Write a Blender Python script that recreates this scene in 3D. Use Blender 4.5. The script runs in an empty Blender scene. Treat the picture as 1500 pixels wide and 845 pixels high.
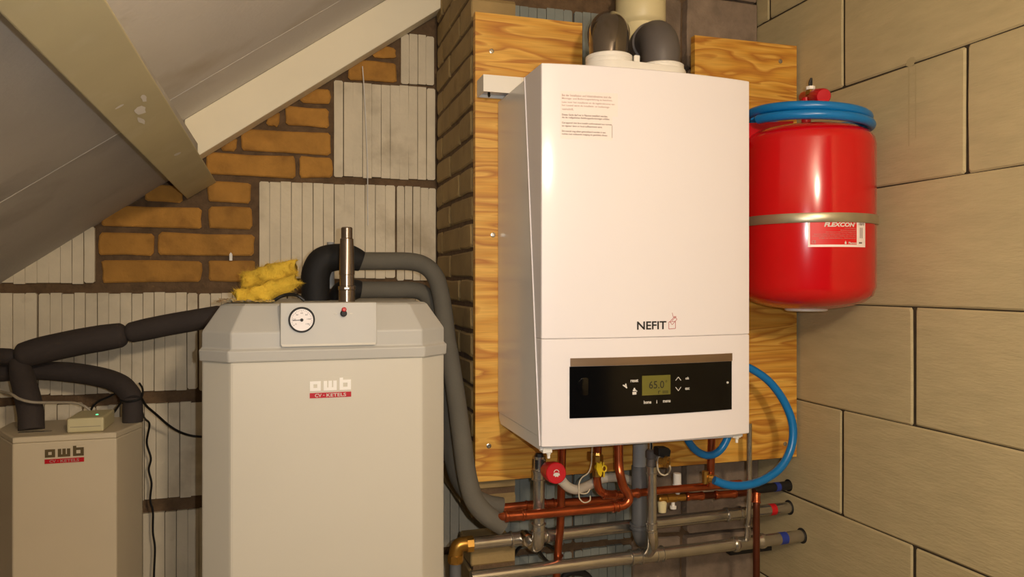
import bpy, bmesh, math, random
from mathutils import Vector, Matrix, noise

# ------------------------------------------------------------------ camera, world, lights, exposure
SC = bpy.context.scene
COL = SC.collection
ZC = 1.55                      # height of the lens above the floor
F = 1100.0                     # focal length in pixels of the 1500 x 845 frame
HV = 412.0                     # row of the horizon
YAW = math.radians(16.8)
SN, CS = math.sin(YAW), math.cos(YAW)

cam_d = bpy.data.cameras.new('camera')
cam_d.sensor_fit = 'HORIZONTAL'; cam_d.sensor_width = 36.0
cam_d.lens = F / 1500.0 * 36.0
cam_d.shift_y = (HV - 422.5) / 1500.0
cam_d.clip_start = 0.02
cam = bpy.data.objects.new('camera', cam_d); COL.objects.link(cam)
cam.location = (0, 0, ZC)
cam.rotation_euler = (math.radians(90), 0, -YAW)
SC.camera = cam

W = bpy.data.worlds.new('attic_ambient'); SC.world = W
W.use_nodes = True
bg = W.node_tree.nodes['Background']
bg.inputs[0].default_value = (0.72, 0.86, 0.90, 1)
bg.inputs[1].default_value = 0.05

def lamp(name, loc, power, col, radius):
    l = bpy.data.lights.new(name, 'POINT'); l.energy = power; l.color = col; l.shadow_soft_size = radius
    o = bpy.data.objects.new(name, l); COL.objects.link(o); o.location = loc
    return o
lamp('attic_bulb', (0.38, -0.50, ZC + 0.49), 60.0, (1.0, 0.79, 0.57), 0.075)
fl = bpy.data.lights.new('phone_flash', 'SPOT'); fl.energy = 23.0; fl.color = (1.0, 0.985, 0.98); fl.shadow_soft_size = 0.006
fl.spot_size = math.radians(112); fl.spot_blend = 1.0
flo = bpy.data.objects.new('phone_flash', fl); COL.objects.link(flo); flo.location = (0.045, -0.005, ZC + 0.015); flo.rotation_euler = (math.radians(90), 0, -YAW)

SC.view_settings.view_transform = 'Standard'
SC.view_settings.look = 'None'
SC.view_settings.exposure = 0.0
SC.view_settings.gamma = 1.0
SC.view_settings.use_curve_mapping = False

R = random.Random(7)

# ------------------------------------------------------------------ helpers: measuring
def rat(u):
    x = (u - 750.0) / F
    return (SN + x * CS), (CS - x * SN)
def P(u, v, Y):                # a point at distance Y from the lens plane wall-wise
    a, b = rat(u); d = Y / b
    return Vector((a * d, Y, ZC + (HV - v) / F * d))
def PX(u, v, X):
    a, b = rat(u); d = X / a
    return Vector((X, b * d, ZC + (HV - v) / F * d))
def roof1(x): return ZC + 0.451 + 0.706 * x         # underside of rafters
def roof0(x): return roof1(x) + 0.11                # underside of roof boards above

# ------------------------------------------------------------------ helpers: materials
def lin(c): return tuple(((x / 255.0) / 12.92 if x / 255.0 <= 0.04045 else ((x / 255.0 + 0.055) / 1.055) ** 2.4) for x in c)
MATS = {}
def mat(name, col, rough=0.6, metal=0.0, var=0.08, scale=12.0, bump=0.0, bscale=60.0, stretch=(1, 1, 1), rnd=0.0, coat=0.0, spec=0.5, dark=None, dscale=4.0, damt=0.0):
    m = bpy.data.materials.new(name); m.use_nodes = True
    nt = m.node_tree; N = nt.nodes; L = nt.links
    b = N['Principled BSDF']
    b.inputs['Roughness'].default_value = rough; b.inputs['Metallic'].default_value = metal
    b.inputs['Specular IOR Level'].default_value = spec
    b.inputs['Coat Weight'].default_value = coat; b.inputs['Coat Roughness'].default_value = 0.12
    c = lin(col)
    tc = N.new('ShaderNodeTexCoord'); oi = N.new('ShaderNodeObjectInfo')
    mul = N.new('ShaderNodeMath'); mul.operation = 'MULTIPLY'; mul.inputs[1].default_value = 37.0
    L.new(oi.outputs['Random'], mul.inputs[0])
    ad = N.new('ShaderNodeVectorMath'); ad.operation = 'ADD'
    L.new(tc.outputs['Object'], ad.inputs[0]); L.new(mul.outputs[0], ad.inputs[1])
    mp = N.new('ShaderNodeMapping'); mp.inputs['Scale'].default_value = stretch
    L.new(ad.outputs[0], mp.inputs[0])
    nz = N.new('ShaderNodeTexNoise'); nz.inputs['Scale'].default_value = scale; nz.inputs['Detail'].default_value = 6.0
    L.new(mp.outputs[0], nz.inputs['Vector'])
    rp = N.new('ShaderNodeValToRGB')
    rp.color_ramp.elements[0].position = 0.3; rp.color_ramp.elements[1].position = 0.7
    rp.color_ramp.elements[0].color = tuple(x * (1 - var) for x in c) + (1,)
    rp.color_ramp.elements[1].color = tuple(min(1, x * (1 + var)) for x in c) + (1,)
    L.new(nz.outputs[0], rp.inputs[0])
    out = rp.outputs[0]
    if dark is not None:
        n2 = N.new('ShaderNodeTexNoise'); n2.inputs['Scale'].default_value = dscale; n2.inputs['Detail'].default_value = 5
        L.new(ad.outputs[0], n2.inputs['Vector'])
        r2 = N.new('ShaderNodeValToRGB'); r2.color_ramp.elements[0].position = 0.55; r2.color_ramp.elements[1].position = 0.72
        r2.color_ramp.elements[0].color = (0, 0, 0, 1); r2.color_ramp.elements[1].color = (damt, damt, damt, 1)
        L.new(n2.outputs[0], r2.inputs[0])
        mx = N.new('ShaderNodeMix'); mx.data_type = 'RGBA'
        L.new(r2.outputs[0], mx.inputs['Factor']); L.new(out, mx.inputs['A']); mx.inputs['B'].default_value = lin(dark) + (1,)
        out = mx.outputs['Result']
    if rnd > 0:
        hs = N.new('ShaderNodeHueSaturation')
        mr = N.new('ShaderNodeMapRange'); mr.inputs['To Min'].default_value = 1 - rnd; mr.inputs['To Max'].default_value = 1 + rnd
        L.new(oi.outputs['Random'], mr.inputs['Value']); L.new(mr.outputs[0], hs.inputs['Value'])
        L.new(out, hs.inputs['Color']); out = hs.outputs[0]
    L.new(out, b.inputs['Base Color'])
    if bump > 0:
        n3 = N.new('ShaderNodeTexNoise'); n3.inputs['Scale'].default_value = bscale; n3.inputs['Detail'].default_value = 4
        L.new(mp.outputs[0], n3.inputs['Vector'])
        bp = N.new('ShaderNodeBump'); bp.inputs['Strength'].default_value = bump; bp.inputs['Distance'].default_value = 0.004
        L.new(n3.outputs[0], bp.inputs['Height']); L.new(bp.outputs[0], b.inputs['Normal'])
    MATS[name] = m
    return m

M_brick = mat('yellow_brick', (180, 130, 58), 0.9, var=0.2, scale=16, bump=0.9, bscale=70, rnd=0.12, dark=(120, 78, 34), dscale=14, damt=0.5)
M_pbrick = mat('pier_brick', (158, 134, 88), 0.85, var=0.16, scale=9, bump=0.5, bscale=45, rnd=0.10, dark=(105, 82, 50), dscale=14, damt=0.4)
M_mortar = mat('brown_mortar', (104, 82, 58), 0.95, var=0.25, scale=40, bump=0.8, bscale=120)
M_rib = mat('ribbed_block', (220, 208, 182), 0.9, var=0.07, scale=14, bump=0.35, bscale=90, rnd=0.05, dark=(140, 120, 90), dscale=9, damt=0.45)
M_ribgap = mat('ribbed_block_groove', (96, 82, 60), 0.95, var=0.2, scale=30)
M_aribs = mat('alcove_block', (132, 138, 132), 0.9, var=0.08, scale=14, bump=0.3, bscale=90, rnd=0.05, dark=(110, 105, 92), dscale=8, damt=0.5)
M_conc = mat('brown_concrete', (140, 122, 104), 0.95, var=0.2, scale=22, bump=0.9, bscale=70, rnd=0.06, dark=(92, 78, 62), dscale=7, damt=0.6)
M_lime = mat('limestone_block', (188, 173, 132), 0.9, var=0.07, scale=16, bump=0.4, bscale=70, stretch=(1, 0.7, 3.4), rnd=0.025, dark=(176, 162, 124), dscale=5, damt=0.35)
M_stain = mat('damp_stain', (177, 162, 122), 0.9, var=0.05)
M_limej = mat('limestone_joint', (58, 48, 32), 0.95, var=0.3, scale=40, bump=0.5)
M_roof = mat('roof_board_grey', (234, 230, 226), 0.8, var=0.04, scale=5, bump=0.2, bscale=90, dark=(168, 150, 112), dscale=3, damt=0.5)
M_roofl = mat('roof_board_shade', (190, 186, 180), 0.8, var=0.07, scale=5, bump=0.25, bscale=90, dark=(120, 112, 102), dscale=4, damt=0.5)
M_caulk = mat('white_caulk', (226, 222, 214), 0.7)
M_cream = mat('cream_paint', (246, 236, 208), 0.55, var=0.03, scale=6, bump=0.05)
M_creamsh = mat('cream_paint_shaded', (196, 186, 148), 0.55, var=0.06, scale=6, bump=0.08, dark=(214, 206, 180), dscale=16, damt=0.25)  # rafter's cream paint on the purlin, with its shade put into the colour
M_floor = mat('grey_floor', (168, 158, 144), 0.85, var=0.12, scale=8, bump=0.3)
M_white = mat('boiler_white', (232, 227, 228), 0.40, var=0.01, scale=3, coat=0.25)
M_side = mat('boiler_side_white', (230, 229, 226), 0.2, var=0.01, scale=3)
M_tank = mat('cream_casing', (212, 207, 192), 0.42, var=0.02, scale=3)
M_hood = mat('grey_hood', (188, 186, 178), 0.45, var=0.03, scale=6)
M_small = mat('cream_casing_small', (206, 192, 164), 0.45, var=0.03, scale=5)
M_black = mat('gloss_black', (7, 6, 6), 0.14, var=0.05, spec=0.3)
M_blackm = mat('matte_black', (24, 23, 22), 0.6, var=0.1)
M_print = mat('black_print', (22, 20, 18), 0.6, var=0.02)
M_gprint = mat('grey_red_print', (176, 146, 136), 0.7, var=0.02)
M_dprint = mat('brown_print', (120, 98, 88), 0.7, var=0.02)
M_pinkp = mat('red_outline_print', (176, 92, 88), 0.7, var=0.02)
M_lprint = mat('white_print', (214, 210, 200), 0.6, var=0.02)
M_lcd = mat('olive_display', (104, 100, 40), 0.3, var=0.05)
M_paper = mat('white_sticker', (240, 228, 222), 0.5, var=0.01)
M_brush = mat('brushed_strip', (150, 128, 106), 0.35, metal=0.85, var=0.08, scale=60, stretch=(0.2, 1, 1))
M_red = mat('red_enamel', (196, 6, 14), 0.2, var=0.03, coat=0.4)
M_redl = mat('red_label', (214, 22, 26), 0.45, var=0.03)
M_redk = mat('red_plastic', (190, 12, 28), 0.35, var=0.03)
M_steel = mat('galvanised_steel', (190, 184, 172), 0.27, metal=0.9, var=0.08, scale=30)
M_band = mat('band_steel', (186, 178, 150), 0.36, metal=0.8, var=0.08, scale=30)
M_chrome = mat('chrome', (205, 200, 192), 0.16, metal=1.0, var=0.03)
M_flue = mat('flue_steel', (142, 128, 114), 0.25, metal=0.9, var=0.06, scale=14)
M_smoke = mat('smoky_gloss_elbow', (108, 98, 86), 0.16, metal=0.7, var=0.08, scale=9, coat=0.6)
M_grey = mat('dark_grey_plastic', (92, 86, 82), 0.5, var=0.07, scale=9)
M_drain = mat('grey_drain', (96, 98, 100), 0.5, var=0.05)
M_drainl = mat('light_grey_drain', (150, 152, 152), 0.5, var=0.05)
M_copper = mat('copper', (186, 98, 62), 0.28, metal=0.92, var=0.14, scale=26, dark=(112, 52, 30), dscale=16, damt=0.5)
M_coppd = mat('aged_copper', (112, 60, 40), 0.42, metal=0.8, var=0.15, scale=20)
M_brass = mat('brass', (178, 134, 62), 0.36, metal=0.85, var=0.15, scale=24)
M_yellow = mat('yellow_handle', (224, 190, 24), 0.4, var=0.04)
M_foam = mat('grey_foam_sleeve', (94, 90, 80), 0.85, var=0.07, scale=14, bump=0.15, bscale=140)
M_foamd = mat('brown_grey_foam', (58, 50, 46), 0.85, var=0.08, scale=14, bump=0.2, bscale=140)
M_tape = mat('black_tape', (13, 12, 12), 0.75, var=0.15, scale=30, bump=0.3, bscale=60)
M_cable = mat('black_cable', (18, 17, 16), 0.5, var=0.1)
M_gcable = mat('grey_cable', (150, 140, 122), 0.5, var=0.05)
M_wcable = mat('white_wire', (196, 184, 158), 0.5, var=0.05)
M_ghose = mat('pale_grey_hose', (196, 190, 176), 0.5, var=0.04)
M_blue = mat('blue_hose', (8, 112, 178), 0.3, var=0.06, scale=8)
M_btape = mat('blue_tape', (40, 60, 150), 0.5, var=0.05)
M_rtape = mat('red_tape', (200, 20, 30), 0.5, var=0.05)
M_plast = mat('white_plastic', (236, 232, 222), 0.4, var=0.02)
M_creamp = mat('cream_pvc', (226, 212, 164), 0.4, var=0.03)
M_bluew = mat('bluish_white_plastic', (196, 208, 222), 0.4, var=0.03)
M_wool = mat('yellow_glass_wool', (222, 186, 62), 0.95, var=0.16, scale=30, bump=0.6, bscale=90)
M_foil = mat('crumpled_foil', (206, 200, 180), 0.25, metal=0.6, var=0.2, scale=30)
M_box = mat('beige_box', (204, 194, 152), 0.5, var=0.03)
M_whitelet = mat('white_letters', (250, 248, 242), 0.35, var=0.01)  # near-white badge letters on the tall boiler
M_brownlet = mat('brown_letters', (92, 76, 44), 0.45, var=0.03)  # dull brown badge letters on the small boiler
M_dial = mat('dial_white', (236, 228, 224), 0.4, var=0.01)
M_led = bpy.data.materials.new('green_led'); M_led.use_nodes = True
_b = M_led.node_tree.nodes['Principled BSDF']; _b.inputs['Base Color'].default_value = (0.05, 0.6, 0.2, 1)
_b.inputs['Emission Color'].default_value = (0.15, 1, 0.45, 1); _b.inputs['Emission Strength'].default_value = 1.2

def ply_material():
    m = bpy.data.materials.new('pine_plywood'); m.use_nodes = True
    nt = m.node_tree; N = nt.nodes; L = nt.links; b = N['Principled BSDF']
    b.inputs['Roughness'].default_value = 0.5
    tc = N.new('ShaderNodeTexCoord')
    mp = N.new('ShaderNodeMapping'); mp.inputs['Scale'].default_value = (1.3, 1.0, 9.5)
    L.new(tc.outputs['Object'], mp.inputs[0])
    nz = N.new('ShaderNodeTexNoise'); nz.inputs['Scale'].default_value = 1.5; nz.inputs['Detail'].default_value = 2.5
    nz.inputs['Roughness'].default_value = 0.55; nz.inputs['Distortion'].default_value = 0.5
    L.new(mp.outputs[0], nz.inputs['Vector'])
    mu = N.new('ShaderNodeMath'); mu.operation = 'MULTIPLY'; mu.inputs[1].default_value = 9.0
    L.new(nz.outputs[0], mu.inputs[0])
    fr = N.new('ShaderNodeMath'); fr.operation = 'FRACT'; L.new(mu.outputs[0], fr.inputs[0])
    rp = N.new('ShaderNodeValToRGB'); cr = rp.color_ramp
    cr.elements[0].position = 0.0; cr.elements[0].color = lin((232, 182, 84)) + (1,)
    cr.elements[1].position = 1.0; cr.elements[1].color = lin((226, 174, 76)) + (1,)
    e = cr.elements.new(0.55); e.color = lin((216, 158, 58)) + (1,)
    e = cr.elements.new(0.84); e.color = lin((190, 124, 44)) + (1,)
    L.new(fr.outputs[0], rp.inputs[0])
    n2 = N.new('ShaderNodeTexNoise'); n2.inputs['Scale'].default_value = 3.0; n2.inputs['Detail'].default_value = 3
    L.new(mp.outputs[0], n2.inputs['Vector'])
    mp2 = N.new('ShaderNodeMapping'); mp2.inputs['Scale'].default_value = (6, 1, 160)
    L.new(tc.outputs['Object'], mp2.inputs[0])
    n3 = N.new('ShaderNodeTexNoise'); n3.inputs['Scale'].default_value = 2.0; L.new(mp2.outputs[0], n3.inputs['Vector'])
    mx = N.new('ShaderNodeMix'); mx.data_type = 'RGBA'; mx.blend_type = 'MULTIPLY'; mx.inputs['Factor'].default_value = 0.35
    r3 = N.new('ShaderNodeValToRGB'); r3.color_ramp.elements[0].color = (0.5, 0.45, 0.4, 1); r3.color_ramp.elements[0].position = 0.3
    r3.color_ramp.elements[1].position = 0.6
    L.new(n3.outputs[0], r3.inputs[0]); L.new(rp.outputs[0], mx.inputs['A']); L.new(r3.outputs[0], mx.inputs['B'])
    mx2 = N.new('ShaderNodeMix'); mx2.data_type = 'RGBA'; mx2.blend_type = 'MULTIPLY'; mx2.inputs['Factor'].default_value = 0.5
    r4 = N.new('ShaderNodeValToRGB'); r4.color_ramp.elements[0].color = (0.72, 0.62, 0.48, 1); r4.color_ramp.elements[0].position = 0.35
    r4.color_ramp.elements[1].position = 0.6
    L.new(n2.outputs[0], r4.inputs[0]); L.new(mx.outputs['Result'], mx2.inputs['A']); L.new(r4.outputs[0], mx2.inputs['B'])
    L.new(mx2.outputs['Result'], b.inputs['Base Color'])
    return m
M_ply = ply_material()

# ------------------------------------------------------------------ helpers: objects
ORG = {}
def tag(o, label=None, cat=None, group=None, kind=None):
    if label: o['label'] = label
    if cat: o['category'] = cat
    if group: o['group'] = group
    if kind: o['kind'] = kind
    return o
def thing(name, loc, label, cat, group=None, kind=None):
    o = bpy.data.objects.new(name, None); COL.objects.link(o); o.location = loc
    o.empty_display_size = 0.05
    ORG[o.name] = Vector(loc)
    return tag(o, label, cat, group, kind)

class MB:
    def __init__(s): s.v = []; s.f = []
    def add(s, vs, fs):
        k = len(s.v); s.v += [Vector(p) for p in vs]; s.f += [tuple(i + k for i in f) for f in fs]; return s
    def box(s, lo, hi):
        x0, y0, z0 = lo; x1, y1, z1 = hi
        return s.add([(x0, y0, z0), (x1, y0, z0), (x1, y1, z0), (x0, y1, z0), (x0, y0, z1), (x1, y0, z1), (x1, y1, z1), (x0, y1, z1)],
                     [(0, 3, 2, 1), (4, 5, 6, 7), (0, 1, 5, 4), (1, 2, 6, 5), (2, 3, 7, 6), (3, 0, 4, 7)])
    def loft(s, rings, closed=True, caps=True):
        n = len(rings[0]); k = len(s.v)
        for r in rings: s.v += [Vector(p) for p in r]
        for i in range(len(rings) - 1):
            for j in range(n):
                a = k + i * n + j; b = k + i * n + (j + 1) % n
                s.f.append((a, b, b + n, a + n))
        if caps:
            s.f.append(tuple(k + j for j in reversed(range(n))))
            s.f.append(tuple(k + (len(rings) - 1) * n + j for j in range(n)))
        return s
    def prism(s, poly, axis, a0, a1):
        # poly: list of 2D points in the remaining two axes (x,z for axis y; y,z for axis x; x,y for axis z)
        def mk(p, a):
            if axis == 'y': return (p[0], a, p[1])
            if axis == 'x': return (a, p[0], p[1])
            return (p[0], p[1], a)
        return s.loft([[mk(p, a0) for p in poly], [mk(p, a1) for p in poly]])
    def tube(s, pts, r, n=14, caps=True, smooth=True, res=6):
        pts = [Vector(p) for p in pts]
        rs = r if isinstance(r, (list, tuple)) else [r] * len(pts)
        if smooth and len(pts) > 2:
            q = []; qr = []
            for i in range(len(pts) - 1):
                p0 = pts[max(i - 1, 0)]; p1 = pts[i]; p2 = pts[i + 1]; p3 = pts[min(i + 2, len(pts) - 1)]
                for k in range(res):
                    t = k / res
                    q.append(0.5 * ((2 * p1) + (p2 - p0) * t + (2 * p0 - 5 * p1 + 4 * p2 - p3) * t * t + (3 * p1 - p0 - 3 * p2 + p3) * t ** 3))
                    qr.append(rs[i] * (1 - t) + rs[i + 1] * t)
            q.append(pts[-1]); qr.append(rs[-1]); pts = q; rs = qr
        t = (pts[1] - pts[0]).normalized()
        nrm = t.orthogonal().normalized(); rings = []
        for i, p in enumerate(pts):
            if i == 0: tn = (pts[1] - pts[0])
            elif i == len(pts) - 1: tn = pts[i] - pts[i - 1]
            else: tn = pts[i + 1] - pts[i - 1]
            tn.normalize()
            ax = t.cross(tn)
            if ax.length > 1e-7:
                nrm = Matrix.Rotation(t.angle(tn), 3, ax.normalized()) @ nrm
            t = tn; bn = t.cross(nrm)
            rings.append([p + (nrm * math.cos(2 * math.pi * j / n) + bn * math.sin(2 * math.pi * j / n)) * rs[i] for j in range(n)])
        return s.loft(rings, caps=caps)
    def lathe(s, base, axis, prof, n=24, caps=True):
        base = Vector(base); ax = Vector(axis).normalized(); u = ax.orthogonal().normalized(); w = ax.cross(u)
        return s.loft([[base + ax * t + (u * math.cos(2 * math.pi * j / n) + w * math.sin(2 * math.pi * j / n)) * max(r, 1e-5) for j in range(n)] for t, r in prof], caps=caps)
    def build(s, name, material, parent=None, smooth=False, label=None, cat=None, group=None, kind=None, bevel=0.0, angle=35):
        me = bpy.data.meshes.new(name)
        lo = Vector((min(p.x for p in s.v), min(p.y for p in s.v), min(p.z for p in s.v)))
        hi = Vector((max(p.x for p in s.v), max(p.y for p in s.v), max(p.z for p in s.v)))
        c = (lo + hi) / 2
        me.from_pydata([tuple(p - c) for p in s.v], [], s.f); me.update()
        bm = bmesh.new(); bm.from_mesh(me)
        bmesh.ops.recalc_face_normals(bm, faces=bm.faces)
        if bevel > 0:
            es = [e for e in bm.edges if len(e.link_faces) == 2 and e.calc_face_angle(0) > 0.5]
            bmesh.ops.bevel(bm, geom=es, offset=bevel, segments=2, affect='EDGES', profile=0.5, clamp_overlap=True)
        bm.to_mesh(me); bm.free()
        if smooth:
            me.polygons.foreach_set('use_smooth', [True] * len(me.polygons))
            me.set_sharp_from_angle(angle=math.radians(angle))
        me.materials.append(material)
        o = bpy.data.objects.new(name, me); COL.objects.link(o)
        ORG[o.name] = c
        if parent is not None:
            o.parent = parent; o.location = c - ORG[parent.name]
        else:
            o.location = c
        return tag(o, label, cat, group, kind)

FONT_CACHE = {}
def text2d(s, bold=0.0, shear=0.0):
    key = (s, bold, shear)
    if key in FONT_CACHE: return FONT_CACHE[key]
    cu = bpy.data.curves.new('lettering', 'FONT'); cu.body = s; cu.size = 1.0; cu.offset = bold; cu.shear = shear; cu.resolution_u = 3
    ob = bpy.data.objects.new('lettering', cu); COL.objects.link(ob)
    dg = bpy.context.evaluated_depsgraph_get()
    me = bpy.data.meshes.new_from_object(ob.evaluated_get(dg))
    vs = [(v.co.x, v.co.y) for v in me.vertices]; fs = [tuple(p.vertices) for p in me.polygons]
    bpy.data.objects.remove(ob); bpy.data.curves.remove(cu); bpy.data.meshes.remove(me)
    x0 = min(v[0] for v in vs); x1 = max(v[0] for v in vs); y0 = min(v[1] for v in vs); y1 = max(v[1] for v in vs)
    vs = [((x - x0) / (x1 - x0), (y - y0) / max(1e-6, y1 - y0)) for x, y in vs]
    FONT_CACHE[key] = (vs, fs, (x1 - x0) / max(1e-6, y1 - y0))
    return FONT_CACHE[key]
def put_text(mb, s, x0, x1, z0, z1, mapf, bold=0.0, shear=0.0):
    vs, fs, _ = text2d(s, bold, shear)
    mb.add([mapf(x0 + (x1 - x0) * a, z0 + (z1 - z0) * b) for a, b in vs], fs)
def put_rect(mb, x0, x1, z0, z1, mapf, n=1, m=1):
    vs = []; fs = []
    for j in range(m + 1):
        for i in range(n + 1): vs.append(mapf(x0 + (x1 - x0) * i / n, z0 + (z1 - z0) * j / m))
    for j in range(m):
        for i in range(n):
            a = j * (n + 1) + i; fs.append((a, a + 1, a + n + 2, a + n + 1))
    mb.add(vs, fs)
def put_poly(mb, pts, mapf): mb.add([mapf(*p) for p in pts], [tuple(range(len(pts)))])
def put_line(mb, p, q, w, mapf):
    d = Vector((q[0] - p[0], q[1] - p[1])); n = Vector((-d.y, d.x)).normalized() * w / 2
    put_poly(mb, [(p[0] - n.x, p[1] - n.y), (q[0] - n.x, q[1] - n.y), (q[0] + n.x, q[1] + n.y), (p[0] + n.x, p[1] + n.y)], mapf)

# ------------------------------------------------------------------ masonry pieces
def stone(parent, name, plane, a0, a1, z0, z1, front, depth, m, jit=0.002, ch=0.005, clip=None):
    """one brick or block: an uneven outline with eased front edges; plane 'y' faces -Y, 'x' faces -X"""
    pts = [(a0 + ch, z0), (a0 * .5 + a1 * .5, z0), (a1 - ch, z0), (a1, z0 + ch), (a1, z0 * .5 + z1 * .5), (a1, z1 - ch), (a1 - ch, z1), (a0 * .5 + a1 * .5, z1), (a0 + ch, z1), (a0, z1 - ch), (a0, z0 * .5 + z1 * .5), (a0, z0 + ch)]
    pts = [(p[0] + R.uniform(-jit, jit), p[1] + R.uniform(-jit, jit)) for p in pts]
    ca = (a0 + a1) / 2; cz = (z0 + z1) / 2; ins = min(0.0035, (z1 - z0) * .1)
    fr = [(p[0] - math.copysign(ins, p[0] - ca) if abs(p[0] - ca) > 1e-3 else p[0], p[1] - math.copysign(ins, p[1] - cz)) for p in pts]
    mk = (lambda p, d: (p[0], d, p[1])) if plane == 'y' else (lambda p, d: (d, p[0], p[1]))
    b = MB(); b.loft([[mk(p, front) for p in fr], [mk(p, front + ins * .8) for p in pts], [mk(p, front + depth) for p in pts]])
    if clip is not None:
        b = clipped(b, clip)
        if b is None: return None
    return b.build(name, m, parent)
def clipped(b, clip):
    if all(clip(p) <= 0 for p in b.v): return b
    if all(clip(p) >= 0 for p in b.v): return None
    bm = bmesh.new(); vs = [bm.verts.new(p) for p in b.v]
    for f in b.f: bm.faces.new([vs[i] for i in f])
    co = Vector((0, 0, -clip(Vector((0, 0, 0))))); no = Vector((clip(Vector((1, 0, 0))) - clip(Vector((0, 0, 0))), 0, 1)).normalized()
    res = bmesh.ops.bisect_plane(bm, geom=bm.verts[:] + bm.edges[:] + bm.faces[:], plane_co=co, plane_no=no, clear_outer=True)
    ed = [e for e in res['geom_cut'] if isinstance(e, bmesh.types.BMEdge)]
    if ed: bmesh.ops.holes_fill(bm, edges=ed)
    bm.verts.index_update()
    o = MB(); o.v = [v.co.copy() for v in bm.verts]; o.f = [tuple(v.index for v in f.verts) for f in bm.faces]; bm.free()
    return o if o.f else None
def ribbed(parent, x0, x1, z0, z1, front, m, pitch=0.027, clip=None, ragged=0.004, mg=None):
    """one ribbed clay block: upright ribs with grooves of varying width between them"""
    n = max(2, int(round((x1 - x0) / pitch))); w = (x1 - x0) / n
    back = MB(); back.box((x0 + .002, front + 0.0045, z0 + .003), (x1 - .002, front + 0.03, z1 - .003))
    b = MB()
    for i in range(n):
        g0 = R.choice((0.0003, 0.0004, 0.0007, 0.0015)); g1 = R.choice((0.0002, 0.0003, 0.0006, 0.0012))
        za = z0 + R.uniform(0, ragged); zb = z1 - R.uniform(0, ragged)
        fo = front + R.uniform(-.0007, .0007)
        xa = x0 + i * w + g0; xb = x0 + (i + 1) * w - g1
        ck = 0.0035 if i in (0, n - 1) else 0.001
        poly = [(xa + ck, za), (xb - ck, za), (xb, za + ck), (xb + R.uniform(-.0006, .0006), (za + zb) / 2), (xb, zb - ck), (xb - ck, zb), (xa + ck, zb), (xa, zb - ck), (xa + R.uniform(-.0006, .0006), (za + zb) / 2), (xa, za + ck)]
        b.prism(poly, 'y', fo, front + 0.012)
    if clip is not None:
        b2 = clipped(b, clip) if any(clip(p) > 0 for p in b.v) else b
        bk = clipped(back, clip)
        b, back = b2, bk
    if b is None: return
    o = b.build('ribbed_block', m, parent)
    if back is not None: back.build('groove_bed', mg or M_ribgap, o)
    return o

def wbox(name, lo, hi, m, kind='structure', label=None): return MB().box(lo, hi).build(name, m, kind=kind, label=label)

# ------------------------------------------------------------------ the setting
XR = 1.24; YG = 2.05; YA = 1.79
wbox('floor', (-1.7, -1.0, -0.05), (XR + .1, 2.2, 0.0), M_floor, label='bare grey concrete attic floor')

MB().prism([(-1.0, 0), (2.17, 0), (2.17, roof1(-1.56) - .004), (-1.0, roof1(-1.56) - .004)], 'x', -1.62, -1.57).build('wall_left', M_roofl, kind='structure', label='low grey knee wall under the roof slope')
# gable wall, left of the brick pier
gable = thing('wall_back', (-0.4, YG, 0), 'gable wall of yellow bricks and ribbed pale blocks in brown mortar', None, kind='structure')
clipR = lambda p: p.z - (roof1(p.x) + 0.015)
MB().prism([(-1.65, 0), (0.404, 0), (0.404, roof1(.404) + .02), (-1.65, roof1(-1.65) + .02)], 'y', YG + .009, YG + .12).build('mortar_bed', M_mortar, gable)
MB().box((.404, YG + .009, 0), (.58, YG + .12, ZC - .54)).build('mortar_bed', M_mortar, gable)
def gz(u, v): return P(u, v, YG)
def gbrick(u0, v0, u1, v1):
    um = (u0 + u1) / 2
    stone(gable, 'brick', 'y', gz(u0, v0).x, gz(u1, v0).x, gz(um, v1).z, gz(um, v0).z, YG + R.uniform(-.001, .002), 0.03, M_brick, jit=0.0025, ch=0.006, clip=clipR)
for q in [(213, 271, 267, 295), (148, 302.5, 295, 333), (304.5, 303, 369, 334), (304, 267, 368, 296), (144, 342, 225, 373), (232, 342, 373, 373),
          (148.5, 381, 294.7, 413), (305, 381, 372, 411.5), (301, 226, 432, 258), (439, 230, 487, 260), (353, 191, 484, 223), (322, 200, 346, 221),
          (419, 157, 481, 185), (391, 163, 410, 185), (440, 128, 484, 150), (511, 90, 580, 118), (545, 68, 580, 84)]:
    gbrick(*q)
def grib(u0, v0, u1, v1, pitch=0.027, um=None):
    um = um or (u0 + u1) / 2
    ribbed(gable, gz(u0, v0).x, gz(u1, v0).x, gz(um, v1).z, gz(um, v0).z, YG - .001, M_rib, pitch, clip=clipR)
grib(-70, 330, 139, 416, 0.0255, um=70)
grib(-150, 428, 54, 583, 0.026, um=50); grib(56, 428, 289.5, 576, 0.0255); grib(291.5, 428, 420, 572, 0.026); grib(421, 428, 636, 570, 0.026)
grib(-150, 592, 120, 738, 0.027, um=50); grib(122, 590, 330, 732, 0.0265); grib(332, 590, 560, 728, 0.027); ribbed(gable, gz(561, 600).x, .57, ZC - .74, ZC - .547, YG - .001, M_rib, .027)
grib(-150, 752, 170, 900, 0.027, um=50); grib(172, 744, 420, 895, 0.0265); grib(422, 744, 560, 890, 0.027); ribbed(gable, gz(561, 600).x, .57, ZC - 1.0, ZC - .76, YG - .001, M_rib, .027)
grib(489, 123, 638, 262, 0.0245); grib(587, 50, 636, 125, 0.024)
grib(379, 268, 579, 409, 0.0275); grib(581, 273, 639, 411, 0.021)

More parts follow.
